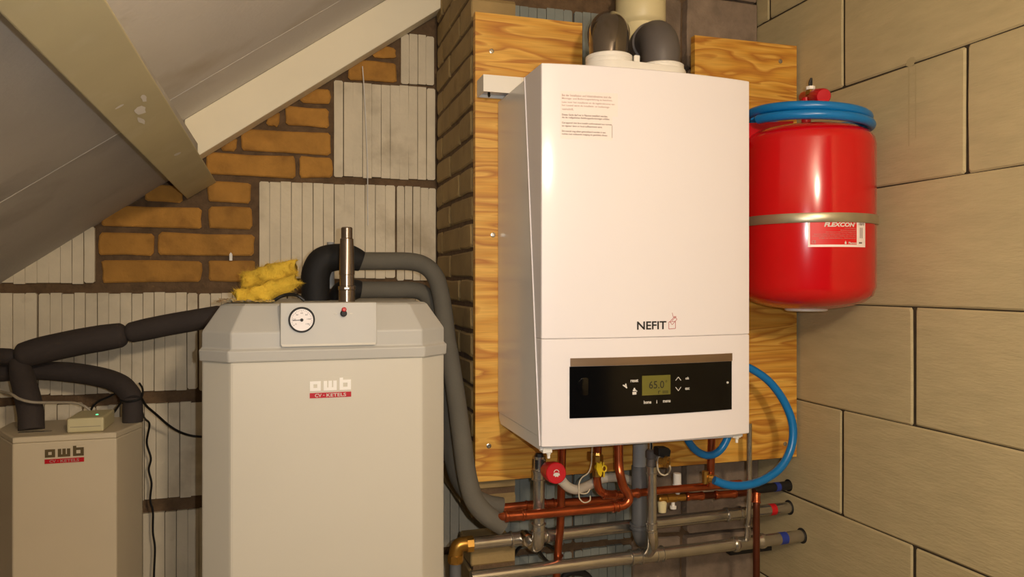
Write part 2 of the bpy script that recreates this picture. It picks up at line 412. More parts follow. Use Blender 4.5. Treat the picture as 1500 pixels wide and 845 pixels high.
# brick pier that carries the plywood
pier = thing('wall_pier', (0.45, 1.85, 0), 'narrow brick pier beside the plywood board', None, kind='structure')
PXL, PXR, PYF = 0.399, 0.507, 1.638
MB().box((PXL + .006, PYF + .006, ZC - .535), (PXR - .004, 2.17, roof0(PXL) - .004)).build('mortar_bed', M_mortar, pier)
MB().box((PXL + .006, PYF + .006, 0), (PXR - .004, 1.745, ZC - .604)).build('mortar_bed', M_mortar, pier)
MB().box((PXL - .03, 2.172, 0), (PXR + .05, 2.20, roof0(PXL))).build('rear_infill', M_mortar, pier)
pz = ZC + .0076; k = -25
for k in range(-24, 14):
    pt = .0636 if k >= 0 else .0604; z0 = pz + k * pt + .005; z1 = pz + (k + 1) * pt - .005
    if z0 < 0.005 or z1 > roof0(PXL): continue
    if z1 > ZC - .60 and z0 < ZC - .54: continue
    if z1 <= ZC - .60: z0 += .008; z1 += .008
    js = [PYF, 1.755] if z1 < ZC - .59 else [PYF, 1.758, 1.965, YG - .012] if k % 2 else [PYF, 1.868, YG - .012]
    for i in range(len(js) - 1):
        a = js[i] + (.005 if i else 0.0); b_ = js[i + 1] - (.005 if i < len(js) - 2 else 0)
        cy = PXL + R.uniform(-.0015, .0015)
        dep = .103 if (a < 1.7) else .05
        stone(pier, 'brick', 'x', a, b_, z0, z1, cy, dep, M_pbrick, jit=.0025, ch=.006)

# alcove wall behind the wall-hung boiler
alc = thing('wall_alcove', (.9, YA, 0), 'recessed block wall behind the plywood and the pipes', None, kind='structure')
MB().prism([(PXR - .002, 0), (XR, 0), (XR, roof0(XR) - .01), (PXR - .002, roof0(PXR) - .01)], 'y', YA + .008, YA + .10).build('mortar_bed', M_mortar, alc)
def arib(x0, x1, z0, z1, pitch): ribbed(alc, x0, x1, ZC + z0, ZC + z1, YA - .002, M_aribs, pitch, mg=M_mortar)
for z0, z1 in ((-1.40, -1.17), (-1.155, -.925), (-.91, -.685), (-.67, -.42), (-.405, -.17), (-.155, .085), (.1, .33), (.345, .69)):
    arib(PXR + .006, .70, z0, z1, .024); arib(.706, .866, z0, z1, .023)
for i, (z0, z1) in enumerate(((-1.5, -1.3), (-1.29, -1.09), (-1.08, -.885), (-.875, -.68), (-.67, -.475), (-.465, -.27), (-.26, -.06), (-.05, .15), (.16, .36), (.37, .56), (.57, .755), (.765, .96))):
    xs = [.872, 1.02, XR - .002] if i % 2 else [.872, 1.022, XR - .002]
    stone(alc, 'concrete_block', 'y', xs[0], xs[1] - .006, ZC + z0, ZC + z1, YA + .004, .05, M_conc, jit=.003, ch=.006)
    stone(alc, 'concrete_block', 'y', xs[1], xs[2], ZC + z0, ZC + z1, YA - .02, .07, M_conc, jit=.003, ch=.006)

# right wall of big smooth blocks
wr = thing('wall_right', (XR, .6, 0), 'wall of large smooth beige limestone blocks with dark joints', None, kind='structure')
MB().prism([(-1.0, 0), (YA + .1, 0), (YA + .1, roof0(XR) - .01), (-1.0, roof0(XR) - .01)], 'x', XR + .0036, XR + .12).build('mortar_bed', M_limej, wr)
zs = [-1.548, -1.29, -1.042, -.795, -.546, -.2985, -.0535, .2047, .450, .70, .948, 1.195, 1.42]
js = [1.45, 1.25, 1.45, 1.243, 1.452, 1.243, 1.42, 1.118, 1.447, 1.124, 1.45, 1.12]
for i in range(len(zs) - 1):
    ys = [js[i] - .6 * n for n in range(4, -3, -1)]
    ys = [-1.0] + [y for y in ys if -0.9 < y < YA - .05] + [YA - .003]
    for a, b_ in zip(ys[:-1], ys[1:]):
        o = stone(wr, 'limestone_block', 'x', a + .0034, b_ - .0034, ZC + zs[i] + .0015, ZC + zs[i + 1] - .0015, XR + R.uniform(-.0008, .0008), .05, M_lime, jit=.0012, ch=.004)

b_ = MB(); q = PX(1335, 88, XR)
wm = lambda y, z: (XR - .0012, y, z)
put_poly(b_, [(q.y + .012 * math.cos(2 * math.pi * i / 14) * (1 + .25 * math.sin(3 * i)), q.z - .004 + .010 * math.sin(2 * math.pi * i / 14)) for i in range(14)], wm)
b_.build('stain', M_stain, wr)
for u, v0, v1, w_ in ((1332, 98, 214, .0032), (1342, 96, 202, .0024)):
    a_ = PX(u, v0, XR); c_ = PX(u, v1, XR); b_ = MB(); put_line(b_, (a_.y, a_.z), (a_.y, c_.z), w_, wm); b_.build('stain', M_stain, wr)
# roof boards, purlin and rafter
roof = thing('ceiling', (0, .5, ZC + .5), 'sloping roof boarded with pale grey panels', None, kind='structure')
def roofpanel(f, x0, x1, y0, y1, m, name='ceiling_panel', th=.03):
    MB().prism([(x0, f(x0)), (x1, f(x1)), (x1, f(x1) + th), (x0, f(x0) + th)], 'y', y0, y1).build(name, m, roof)
roofpanel(roof0, -.34, XR + .15, -1.0, 1.769, M_roof)
roofpanel(roof0, -.34, XR + .15, 1.772, 2.17, M_roof)
roofpanel(lambda x: roof0(x) - .0006, -.18, XR, 1.7685, 1.7725, M_caulk, 'caulk_seam', .006)
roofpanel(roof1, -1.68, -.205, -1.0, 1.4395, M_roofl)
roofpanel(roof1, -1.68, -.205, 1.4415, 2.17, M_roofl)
roofpanel(lambda x: roof1(x) - .0006, -1.5, -.23, 1.439, 1.442, M_caulk, 'caulk_seam', .006)

raf = MB(); raf.prism([(-.235, roof1(-.235)), (XR, roof1(XR)), (XR, roof0(XR) - .001), (-.235, roof0(-.235) - .001)], 'y', 1.982, 2.046)
raf.build('trim_1', M_cream, kind='structure', label='cream painted rafter sloping along the gable wall', bevel=.002)
pur = MB(); rings = []
for y in (-1.0, 2.047):
    dz = ZC + (2.047 - y) * .019; dx = 0
    a = Vector((-.236, 0, .207)); b_ = Vector((-.168, 0, .252)); up = Vector((-.57, 0, .82)) * .20
    rings.append([(p.x + dx, y, p.z + dz) for p in (a, b_, b_ + up, a + up)])
pur.loft(rings)
pur.build('trim_2', M_creamsh, kind='structure', label='scuffed shade-toned cream roof purlin coming out of the gable wall', bevel=.002)

def pmap(s_, y, e=.0006):          # s_: 0..1 across the purlin's underside
    a = Vector((-.236, 0, .207)).lerp(Vector((-.168, 0, .252)), s_) + Vector((.57, 0, -.82)) * e
    return (a.x, y, a.z + ZC + (2.047 - y) * .019)
PUR = bpy.data.objects['trim_2']
for s0, y0, ln, wd, sk in ((.30, 1.13, .010, .09, 0), (.52, 1.19, .05, .10, .3), (.70, 1.15, .04, .06, -.3), (.58, 1.55, .02, .10, .2), (.42, 1.24, .05, .05, .5)):
    b_ = MB(); rr_ = random.Random(int(y0 * 100)); pts_ = []
    for i in range(10):
        t_ = 2 * math.pi * i / 10; k_ = rr_.uniform(.6, 1.1)
        pts_.append((s0 + wd * math.cos(t_) * k_ + sk * wd * math.sin(t_), y0 + ln * .5 * math.sin(t_) * k_))
    put_poly(b_, pts_, pmap); b_.build('paint_scuff', M_caulk, PUR)
# ------------------------------------------------------------------ plywood board
plyY0, plyY1 = 1.602, 1.620
px0, px1, pzt, pzb = .3995, 1.232, ZC + .592, ZC - .441
ply = thing('plywood_board', (.8, plyY1, pzb), 'orange pine plywood board behind the white wall-hung boiler', 'board')
MB().prism([(px0, pzb), (px1, pzb), (px1, pzt), (.943, pzt), (.943, ZC + .33), (.652, ZC + .33), (.652, pzt), (px0, pzt)], 'y', plyY0, plyY1).build('panel', M_ply, ply)
for u, v in ((720, 75), (722, 344), (716, 653), (1150, 650), (1143, 90)):
    p = P(u, v, plyY0)
    s_ = MB(); s_.lathe(p, (0, -1, 0), [(-.004, .0055), (.0012, .0055), (.0018, .004), (.0018, .0022), (.0008, .002)], 14)
    s_.build('screw', M_steel, ply, smooth=True)
# battens that hold the board's right side off the alcove wall
for x in (.56, 1.19):
    b_ = MB(); b_.box((x - .03, plyY1, ZC - .40), (x + .03, YA - .022 if x > 1 else YA - .004, ZC + .30)); b_.build('batten', M_ply, ply)

# ------------------------------------------------------------------ wall-hung boiler
BX0, BX1, BZ0, BZ1 = .449, .889, ZC - .304, ZC + .400
BXM = (BX0 + BX1) / 2
def yb(x): return 1.300 - .018 * (1 - ((x - BXM) / .22) ** 2)
def yback(z): return 1.312 + (z - (ZC - .304)) / .704 * .091
def bmap(eps): return lambda x, z: (x, yb(x) - eps, z)
def B(u, v):
    Y = 1.29
    for _ in range(6):
        p = P(u, v, Y); Y = yb(min(max(p.x, BX0), BX1))
    return P(u, v, Y)
boil = thing('wall_boiler', (BXM, 1.6, BZ0), 'white wall-hung heating boiler with black control strip on plywood', 'boiler')
def cover(z0, z1):
    b = MB(); rings = []
    for z, ins in ((z0, .0015), (z0 + .0015, 0), (z1 - .0015, 0), (z1, .0015)):
        ring = []
        n = 24
        for i in range(n + 1):
            x = BX0 + (BX1 - BX0) * i / n; y = yb(x) + ins
            if i in (0, n): y += .003; 
            xx = x + (ins if i == 0 else -ins if i == n else 0)
            ring.append((xx, y, z))
            if i == 0: ring.append((BX0 + .0012 + ins * .3, yb(BX0) + .0008 + ins, z))
            if i == n - 1: ring.append((BX1 - .0012 - ins * .3, yb(BX1) + .0008 + ins, z))
        ring.append((BX1, yback(z), z)); ring.append((BX0, yback(z), z))
        rings.append(ring)
    b.loft(rings); return b
cover(ZC - .1055, BZ1).build('front_cover', M_white, boil, smooth=True, angle=25)
flap = cover(BZ0, ZC - .1061).build('service_flap', M_white, boil, smooth=True, angle=25)
b_ = MB(); b_.prism([(yback(BZ0) + .0015, ZC - .288), (1.6, ZC - .288), (1.6, ZC + .396), (yback(BZ1) + .0015, ZC + .396)], 'x', BX0 + .002, BX1 - .002)
b_.build('casing', M_side, boil)
b_ = MB(); b_.prism([(1.318, ZC - .314), (1.585, ZC - .314), (1.599, ZC - .302), (1.599, ZC - .2895), (1.318, ZC - .2895)], 'x', BX0 + .0035, BX1 - .0035)
b_.build('bottom_tray', M_side, boil, bevel=.0015)
for u, v in ((800, 659), (1076, 637)):
    p = P(u, v, 1.325)
    b_ = MB(); b_.box((p.x - .009, 1.316, p.z - .004), (p.x + .009, 1.34, p.z + .007)); b_.lathe((p.x + .005, 1.325, p.z - .002), (0, 0, -1), [(0, .0045), (.006, .0045), (.007, .003), (.014, .003)], 12)
    b_.build('latch', M_plast, boil, bevel=.0008)
for xa, xb in ((BX0 - .0016, BX0 + .0002), (BX1 - .0002, BX1 + .0016)):
    b_ = MB(); b_.prism([(yback(BZ0) - .0035, BZ0 + .001), (yback(BZ0) - .0002, BZ0 + .001), (yback(BZ1) - .0002, BZ1 - .001), (yback(BZ1) - .0035, BZ1 - .001)], 'x', xa, xb); b_.build('edge_flange', M_white, boil)
# brushed strip + black control panel
pa = B(834, 531); pb = B(1071, 524)
def slab(x0, x1, z0, z1, t, m, name, parent, bev=.0008):
    b = MB(); n = 16
    rings = []
    for z in (z0, z1):
        ring = [(x0 + (x1 - x0) * i / n, yb(x0 + (x1 - x0) * i / n) - t, z) for i in range(n + 1)]
        ring += [(x1 - (x1 - x0) * i / n, yb(x1 - (x1 - x0) * i / n) + .001, z) for i in range(n + 1)]
        rings.append(ring)
    b.loft(rings); return b.build(name, m, parent, smooth=True, angle=30)
CX0, CX1 = pa.x, pb.x
slab(CX0 + .0015, CX1 + .001, ZC - .1565, ZC - .1415, .003, M_brush, 'brushed_strip', boil)
cp = slab(CX0, CX1, ZC - .252, ZC - .157, .0022, M_black, 'control_panel', boil)
em = bmap(.0030); em2 = bmap(.0036)
d0 = B(939.5, 579); d1 = B(981, 548.5)
mb = MB(); put_rect(mb, d0.x, d1.x, d0.z, d1.z, em, 4); dsp = mb.build('display', M_lcd, cp)
def bt(mb, s, u0, u1, v0, v1, f, bold=0.0, shear=0.0):
    a = B(u0, (v0 + v1) / 2); c = B(u1, (v0 + v1) / 2)
    zb = B((u0 + u1) / 2, v1).z; zt = B((u0 + u1) / 2, v0).z
    put_text(mb, s, a.x, c.x, zb, zt, f, bold, shear)
mb = MB(); bt(mb, '65.0', 949.5, 971.5, 557.5, 568.5, em2, .004); bt(mb, '°', 973.5, 976, 556.5, 559.5, em2); bt(mb, 'r ıııı', 963, 977, 571.5, 576, em2)
mb.build('digits', M_print, cp)
mb = MB()
bt(mb, 'reset', 922.7, 934, 555, 559.4, em, .02); bt(mb, 'home', 942, 953, 586, 591, em, .02); bt(mb, 'i', 960.5, 961.6, 585.5, 590.5, em, .01)
bt(mb, 'menu', 970, 981, 585.6, 589, em, .02); bt(mb, 'ok', 1003, 1008.5, 551.5, 555.6, em, .02); bt(mb, 'esc', 1002.5, 1009, 567.2, 570.6, em, .02)
def bl(mb, pts, w):
    q = [B(u, v) for u, v in pts]
    for a, c in zip(q[:-1], q[1:]): put_line(mb, (a.x, a.z), (c.x, c.z), w, em)
bl(mb, [(988.6, 557), (992.5, 551.8), (996.4, 556.8)], .0012); bl(mb, [(988.6, 566.6), (992.5, 572), (996.4, 566.4)], .0012)
bl(mb, [(911.5, 563.5), (915, 566), (917.5, 568)], .0022); bl(mb, [(914, 566), (915.8, 561.5), (917, 568)], .0016)
bl(mb, [(928.2, 567.8), (928.4, 571)], .0030); bl(mb, [(926, 571.5), (930.5, 571.2)], .0030); bl(mb, [(925.5, 575.8), (931.2, 575.4)], .0052); bl(mb, [(931, 571.5), (932.2, 573)], .0016)
mb.build('panel_lettering', M_lprint, cp)
mb = MB(); q = B(1064.5, 560); mb.lathe((q.x, yb(q.x) - .0018, q.z), (0, -1, 0), [(0, .0022), (.002, .0022), (.003, .001)], 12); mb.build('indicator', M_lprint, cp, smooth=True)
mb = MB(); q = B(857, 566); mb.lathe((q.x, yb(q.x) - .0015, q.z), (0, -1, 0), [(0, .0165), (.0009, .0165), (.0012, .0155), (.0012, .003), (.0012, .0001)], 32); mb.build('knob', M_black, cp, smooth=True)
# maker's name and house outline
em = bmap(.0005)
mb = MB(); bt(mb, 'NEFIT', 933, 976, 470.5, 482.5, em, .022); mb.build('brand_lettering', M_print, boil)
mb = MB()
bl(mb, [(979.5, 471.5), (979.5, 481.8), (989.3, 481), (989.3, 470.5), (979.5, 471.5)], .0011)
bl(mb, [(981, 471), (988.5, 463), (991.5, 467.5), (984.5, 475.5), (981, 471)], .0010); bl(mb, [(984.5, 458), (986, 464), (989.5, 466)], .0010)
bl(mb, [(984, 470), (987.5, 466), (990.5, 463)], .0009)
mb.build('brand_logo', M_pinkp, boil)
# information sticker
em = bmap(.0004); em2 = bmap(.0007)
q0 = B(821, 203); q1 = B(905, 137); qm = B(897, 171)
mb = MB(); put_rect(mb, q0.x, q1.x, qm.z, q1.z, em, 6); put_rect(mb, q0.x, qm.x, q0.z, qm.z, em, 6); stk = mb.build('information_sticker', M_paper, boil)
lines1 = [('Bei der Installation und Inbetriebnahme sind die', 823, 895, 140.5), ('Montage- und Bedienungsanleitung zu beachten.', 823, 897, 145.5),
          ('Lees voor het installeren en de ingebruikname van', 823, 900, 151), ('het toestel eerst de installatie- en bedienings-', 823, 893, 155.5), ('voorschrift.', 823, 840, 159.5)]
lines2 = [('Dieses Gerät darf nur in Räumen installiert werden,', 823, 890, 169), ('die die maßgeblichen Belüftungsanforderungen erfüllen.', 823, 893, 173.2),
          ('Cet appareil doit être installé conformément aux normes', 823, 896, 181), ('en vigueur dans un local suffisamment aéré.', 823, 882, 185.2),
          ('Dit toestel mag alleen geïnstalleerd worden in een', 823, 887, 193), ('ruimte met voldoende toegang en geschikte afvoer.', 823, 890, 197.2)]
mb = MB()
for s, a, c, v in lines1: bt(mb, s, a, c, v - 1.3, v + 2.0, em2, .01)
mb.build('sticker_text', M_gprint, stk)
mb = MB()
for s, a, c, v in lines2: bt(mb, s, a, c, v - 1.3, v + 2.0, em2, .016)
a = B(896.5, 184); c = B(896.5, 202); put_line(mb, (a.x, a.z), (c.x, c.z), .0007, em2)
mb.build('sticker_text', M_dprint, stk)

# white trunking end on the plywood, left of the boiler
tr = thing('cable_trunking', (.43, 1.60, ZC + .40), 'short white plastic trunking end on plywood left of boiler', 'trunking')
x0, x1 = P(703, 130, 1.575).x, .60
z0, z1 = ZC + .404, ZC + .440
b_ = MB(); b_.box((x0, 1.545, z0), (x1, 1.548, z1)); b_.box((x0, 1.548, z1 - .003), (x1, 1.6015, z1)); b_.box((x0, 1.548, z0), (x0 + .003, 1.6015, z1 - .003)); b_.box((x0 + .003, 1.598, z0), (x1, 1.6015, z1 - .003))
b_.build('cover', M_plast, tr)
b_ = MB(); b_.box((x0 + .004, 1.549, z0 + .006), (x1, 1.597, z0 + .009)); b_.build('inner_plate', M_bluew, tr)
b_ = MB(); b_.tube([(x0 + .02, 1.575, z0 + .0085), (x0 + .02, 1.573, z0 - .001), (x0 + .021, 1.572, z0 - .003)], .003, 8); b_.build('wire_end', M_cable, tr, smooth=True)

# ------------------------------------------------------------------ flue parts above the boiler
ad = thing('flue_adapter', (.71, 1.45, BZ1), 'white double flue adapter on top of the wall boiler', 'flue adapter')
EL = Vector((.648, 1.445, 0)); ER = Vector((.772, 1.452, 0))
b_ = MB(); pts = []
for i in range(13): t = math.pi / 2 + math.pi * i / 12; pts.append((EL.x + .053 * math.cos(t), EL.y + .053 * math.sin(t)))
for i in range(13): t = -math.pi / 2 + math.pi * i / 12; pts.append((ER.x + .053 * math.cos(t), ER.y + .053 * math.sin(t)))
b_.prism(pts, 'z', BZ1 + .0005, BZ1 + .050); b_.build('base', M_plast, ad, smooth=True, bevel=.004)
for c, h in ((EL, .083), (ER, .076)):
    b_ = MB(); b_.lathe((c.x, c.y, BZ1 + .046), (0, 0, 1), [(0, .049), (.010, .049), (.0115, .047), (.014, .049), (h - .062, .049), (h - .060, .046), (h - .060, .040), (0, .040)], 40, caps=False)
    b_.build('collar', M_plast, ad, smooth=True)
b_ = MB(); b_.box((.688, 1.405, BZ1 + .046), (.700, 1.413, BZ1 + .066)); b_.build('clip', M_plast, ad, bevel=.002)
def elbow(c, zb, dirv, r, Rb, leg, name, label, m, rim):
    d = Vector(dirv).normalized(); o = thing(name, (c.x, c.y, zb), label, 'flue elbow')
    pts = [Vector((c.x, c.y, zb))]
    for i in range(0, 13):
        t = math.pi / 2 * i / 12
        pts.append(Vector((c.x, c.y, zb + .022)) + d * (Rb - Rb * math.cos(t)) + Vector((0, 0, Rb * math.sin(t))))
    pts.append(pts[-1] + d * leg)
    b = MB(); b.tube(pts, [.0395] + [r] * (len(pts) - 1), 40, smooth=False, caps=False); b.build('bend', m, o, smooth=True)
    b = MB(); b.lathe(pts[-1] - d * leg * .8, d, [(0, r + .0005), (.002, r + .005), (leg * .7, r + .005), (leg * .8, r + .001)], 40, caps=False); b.build('socket', m, o, smooth=True)
    return o
elbow(EL, BZ1 + .064, (.40, .92, 0), .0415, .052, .05, 'flue_elbow', 'glossy smoky metal flue elbow, left of the two above the boiler', M_smoke, 1)
elbow(ER, BZ1 + .060, (.20, .98, 0), .0415, .050, .05, 'flue_elbow', 'matte dark grey flue elbow, right of the two above the boiler', M_grey, 0)
cpipe = thing('flue_pipe', (.848, 1.715, ZC + .55), 'cream plastic flue pipe socket behind the two elbows', 'pipe')
c_ = P(937, 20, 1.71)
b_ = MB(); b_.lathe((c_.x, 1.705, ZC + .585), (0, 0, 1), [(0, .040), (0, .050), (.05, .052), (.055, .058), (.062, .062), (.12, .062), (.126, .059), (.126, .055), (.6, .055)], 40, caps=False); b_.build('socket', M_creamp, cpipe, smooth=True)
b_ = MB(); b_.lathe((c_.x, 1.705, ZC + .71), (0, 0, 1), [(0, .0535), (.22, .0535)], 40); b_.build('pipe', M_creamp, cpipe, smooth=True)

# ------------------------------------------------------------------ large floor-standing boiler
TY = 1.45; TX0, TX1 = -.152, .313; TE = .054; TYB = 1.95
def octo(i, z, e=TE):
    x0, x1, y0, y1 = TX0 + i, TX1 - i, TY + i, TYB - i
    return [(x0 + e, y0, z), (x1 - e, y0, z), (x1, y0 + e, z), (x1, y1 - e * .5, z), (x1 - e * .5, y1, z), (x0 + e * .5, y1, z), (x0, y1 - e * .5, z), (x0, y0 + e, z)]
big = thing('floor_boiler', (.08, 1.7, 0), 'tall cream floor-standing boiler with grey hood and dial', 'boiler')
b_ = MB(); b_.loft([octo(.003, 0.02), octo(.003, ZC - .147)]); b_.build('casing', M_tank, big, bevel=.004)
b_ = MB(); b_.loft([octo(.012, 0.0), octo(.012, .03)]); b_.build('plinth', M_hood, big)
hz = ZC
b_ = MB(); b_.loft([octo(-.001, hz - .148), octo(-.002, hz - .127), octo(.003, hz - .124), octo(.003, hz - .094), octo(.034, hz - .046, TE * .8), octo(.040, hz - .042, TE * .8)])
hood = b_.build('hood', M_hood, big, bevel=.0025)
cx0 = P(410.5, 475, 1.45).x; cx1 = P(552, 475, 1.45).x
b_ = MB(); b_.prism([(1.445, hz - .119), (1.49, hz - .119), (1.51, hz - .040), (1.452, hz - .040)], 'x', cx0, cx1); pan = b_.build('control_panel', M_hood, big, bevel=.0015)
b_ = MB(); b_.box((cx0 + .003, 1.4438, hz - .1205), (cx1 - .003, 1.47, hz - .1165)); b_.build('panel_lip', M_tank, big)
def hoodY(z): return 1.445 + (z - (hz - .119)) / .079 * .007
g = P(442, 468.5, 1.446); gy = hoodY(g.z)
b_ = MB(); b_.lathe((g.x, gy + .001, g.z), (0, -1, .0886), [(0, .0238), (.006, .0238), (.008, .0225), (.008, .0208), (.005, .0204)], 40); gau = b_.build('thermometer', M_blackm, big, smooth=True)
gm = lambda e: (lambda x, z: (x, hoodY(z) - e, z))
b_ = MB(); b_.add([(g.x + .0204 * math.cos(2 * math.pi * i / 40), hoodY(g.z + .0204 * math.sin(2 * math.pi * i / 40)) - .0058, g.z + .0204 * math.sin(2 * math.pi * i / 40)) for i in range(40)], [tuple(range(40))]); b_.build('dial', M_dial, gau)
b_ = MB()
for i in range(25):
    t = math.radians(-35 + 250 * i / 24); r0, r1 = (.0155, .0185) if i % 4 == 0 else (.017, .0185)
    put_line(b_, (g.x + r0 * math.cos(t), g.z + r0 * math.sin(t)), (g.x + r1 * math.cos(t), g.z + r1 * math.sin(t)), .0006, gm(.0062))
for i, s in enumerate(('120', '100', '80', '60', '40', '20', '0')):
    t = math.radians(-35 + 250 * i / 6); xx = g.x + .0128 * math.cos(t); zz = g.z + .0128 * math.sin(t)
    put_text(b_, s, xx - .0011 * len(s), xx + .0011 * len(s), zz - .0012, zz + .0012, gm(.0062))
b_.build('dial_marks', M_print, gau)
b_ = MB(); put_line(b_, (g.x, g.z), (g.x - .0165, g.z - .0008), .0012, gm(.0067))
b_.lathe((g.x, gy - .006, g.z), (0, -1, 0), [(0, .003), (.0018, .003), (.002, .0001)], 16); b_.build('needle', M_print, gau)
kb = P(503.5, 459, 1.446); ky = hoodY(kb.z)
b_ = MB(); b_.lathe((kb.x, ky, kb.z), (0, -1, 0), [(0, .0062), (.007, .006), (.009, .0045), (.0092, .0001)], 20); kn = b_.build('reset_button', M_blackm, big, smooth=True)
b_ = MB(); b_.lathe((kb.x + .0005, ky - .004, kb.z + .0065), (0, -1, .25), [(0, .0044), (.005, .0044), (.0062, .003), (.0063, .0001)], 18); b_.build('red_cap', M_redk, kn, smooth=True)
for du in (-11.5, 11):
    s_ = P(503.5 + du, 459.5, 1.446); b_ = MB()
    b_.add([(s_.x + .0032 * math.cos(2 * math.pi * i / 16), hoodY(s_.z) - .0008, s_.z + .0013 * math.sin(2 * math.pi * i / 16)) for i in range(16)] + [(s_.x + .0032 * math.cos(2 * math.pi * i / 16), hoodY(s_.z) + .001, s_.z + .0013 * math.sin(2 * math.pi * i / 16)) for i in range(16)],
           [tuple(range(16))] + [(i, (i + 1) % 16, 16 + (i + 1) % 16, 16 + i) for i in range(16)]); b_.build('marker', M_lprint, big)
def badge(parent, u0, u1, vt0, vt1, vb, Y, ml, name='badge'):
    """awb over a red CV-KETELS strip; u0..u1 wide, top row vt0, letters' foot vt1, foot of the strip vb (at the middle)"""
    um = (u0 + u1) / 2; x0 = P(u0, vb, Y).x; x1 = P(u1, vb, Y).x; zt = P(um, vt0, Y).z; zl = P(um, vt1, Y).z; zb = P(um, vb, Y).z
    w = x1 - x0; h = zt - zl
    pl = MB(); pl.box((x0 - .002, Y - .0008, zb - .001), (x1 + .002, Y + .0005, zt + .0015)); bd = pl.build(name, M_tank if ml is M_whitelet else M_small, parent)
    L_ = MB(); s = w * .064
    def bx(ax0, ax1, az0, az1): L_.box((x0 + ax0 * w, Y - .0018, zl + az0 * h), (x0 + ax1 * w, Y - .0006, zl + az1 * h))
    t = .085; hz_ = .78
    # a
    bx(.00, .26, 0, .24); bx(.00, .26, hz_ - .24, hz_); bx(.0, t, .24, hz_ - .24); bx(.26 - t, .26, .24, hz_ - .24)
    # w
    bx(.33, .33 + t, .24, hz_); bx(.4475, .4475 + t, .24, hz_); bx(.65 - t, .65, .24, hz_); bx(.33, .65, 0, .24)
    # b
    bx(.72, .72 + t, .24, 1.0); bx(.72, 1.0, 0, .24); bx(.72 + t, 1.0, hz_ - .20, hz_ + .04); bx(1.0 - t, 1.0, .24, hz_ - .20)
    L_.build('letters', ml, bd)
    sr = MB(); hs = (zl - zb); sr.box((x0 - .0005, Y - .0016, zb), (x1 + .0005, Y - .0004, zl - hs * .28)); sr.build('red_strip', M_redk, bd)
    tx = MB(); put_text(tx, 'CV', x0 + w * .12, x0 + w * .28, zb + hs * .12, zb + hs * .60, lambda x, z: (x, Y - .0020, z), .015)
    put_text(tx, 'KETELS', x0 + w * .40, x0 + w * .88, zb + hs * .12, zb + hs * .60, lambda x, z: (x, Y - .0020, z), .015)
    put_line(tx, (x0 + w * .32, zb + hs * .36), (x0 + w * .35, zb + hs * .36), .0011, lambda x, z: (x, Y - .0020, z))
    tx.build('strip_lettering', M_lprint if ml is M_whitelet else M_gprint, bd)
badge(big, 454, 514, 553.5, 571.5, 582, TY + .003, M_whitelet)

# steel stub standing on the hood
st = thing('steel_flue_stub', (.1, 1.60, ZC - .042), 'upright brushed steel stub pipe on the tall boiler hood', 'pipe')
sb = P(508, 443, 1.56); rr = .0158
b_ = MB(); b_.lathe((sb.x, 1.56, ZC - .042), (0, 0, 1), [(0, rr + .0008), (.024, rr + .0008), (.026, rr - .0008), (.055, rr - .001), (.056, rr - .0002), (.095, rr - .001), (.128, rr - .0025), (.13, rr - .0045), (.133, rr - .0045), (.150, rr - .0045), (.152, rr - .006), (.152, rr - .008), (.10, rr - .008)], 32); b_.build('pipe', M_flue, st, smooth=True)
b_ = MB(); b_.lathe((sb.x, 1.56, ZC - .018), (0, 0, 1), [(0, rr + .0002), (.001, rr + .0022), (.008, rr + .0022), (.009, rr + .0002)], 32, caps=False); b_.build('clamp_ring', M_flue, st, smooth=True)
b_ = MB(); b_.box((sb.x - .007, 1.56 - rr - .0045, ZC - .0165), (sb.x + .004, 1.56 - rr + .003, ZC - .0115)); b_.build('clamp_screw', M_chrome, st, bevel=.001)
b_ = MB(); pp = P(484.5, 362, 1.86); b_.lathe((pp.x, pp.y, pp.z - .10), (0, 0, 1), [(0, .009), (.112, .009), (.112, .007), (.09, .007)], 18)
b_.build('pipe_end', M_drainl, label='small open grey tube end behind the black elbow', cat='pipe', smooth=True)

# ------------------------------------------------------------------ small floor-standing boiler
SY = 1.72; SZ = ZC - .3115
sx0, sx1 = P(18, 700, SY).x, P(170.5, 700, SY).x
sm = thing('small_boiler', ((sx0 + sx1) / 2, 1.86, 0), 'lower narrow cream boiler with a brown-lettered badge', 'boiler')
def soct(i, z): return [(sx0 + i, SY + i, z), (sx1 - i, SY + i, z), (sx1 + .030 - i, SY + .11, z), (sx1 + .018 - i, 1.915 - i, z), (sx0 - .06 + i, 1.915 - i, z), (sx0 - .06 + i, SY + .11, z)]
b_ = MB(); b_.loft([soct(0, .0), soct(0, SZ - .012)]); b_.build('casing', M_small, sm, bevel=.003)
b_ = MB(); b_.loft([soct(.0005, SZ - .0115), soct(.0005, SZ - .002), soct(.003, SZ)]); b_.build('lid', M_small, sm, bevel=.001)
badge(sm, 66, 123, 653.5, 668.5, 677.5, SY - .0003, M_brownlet)

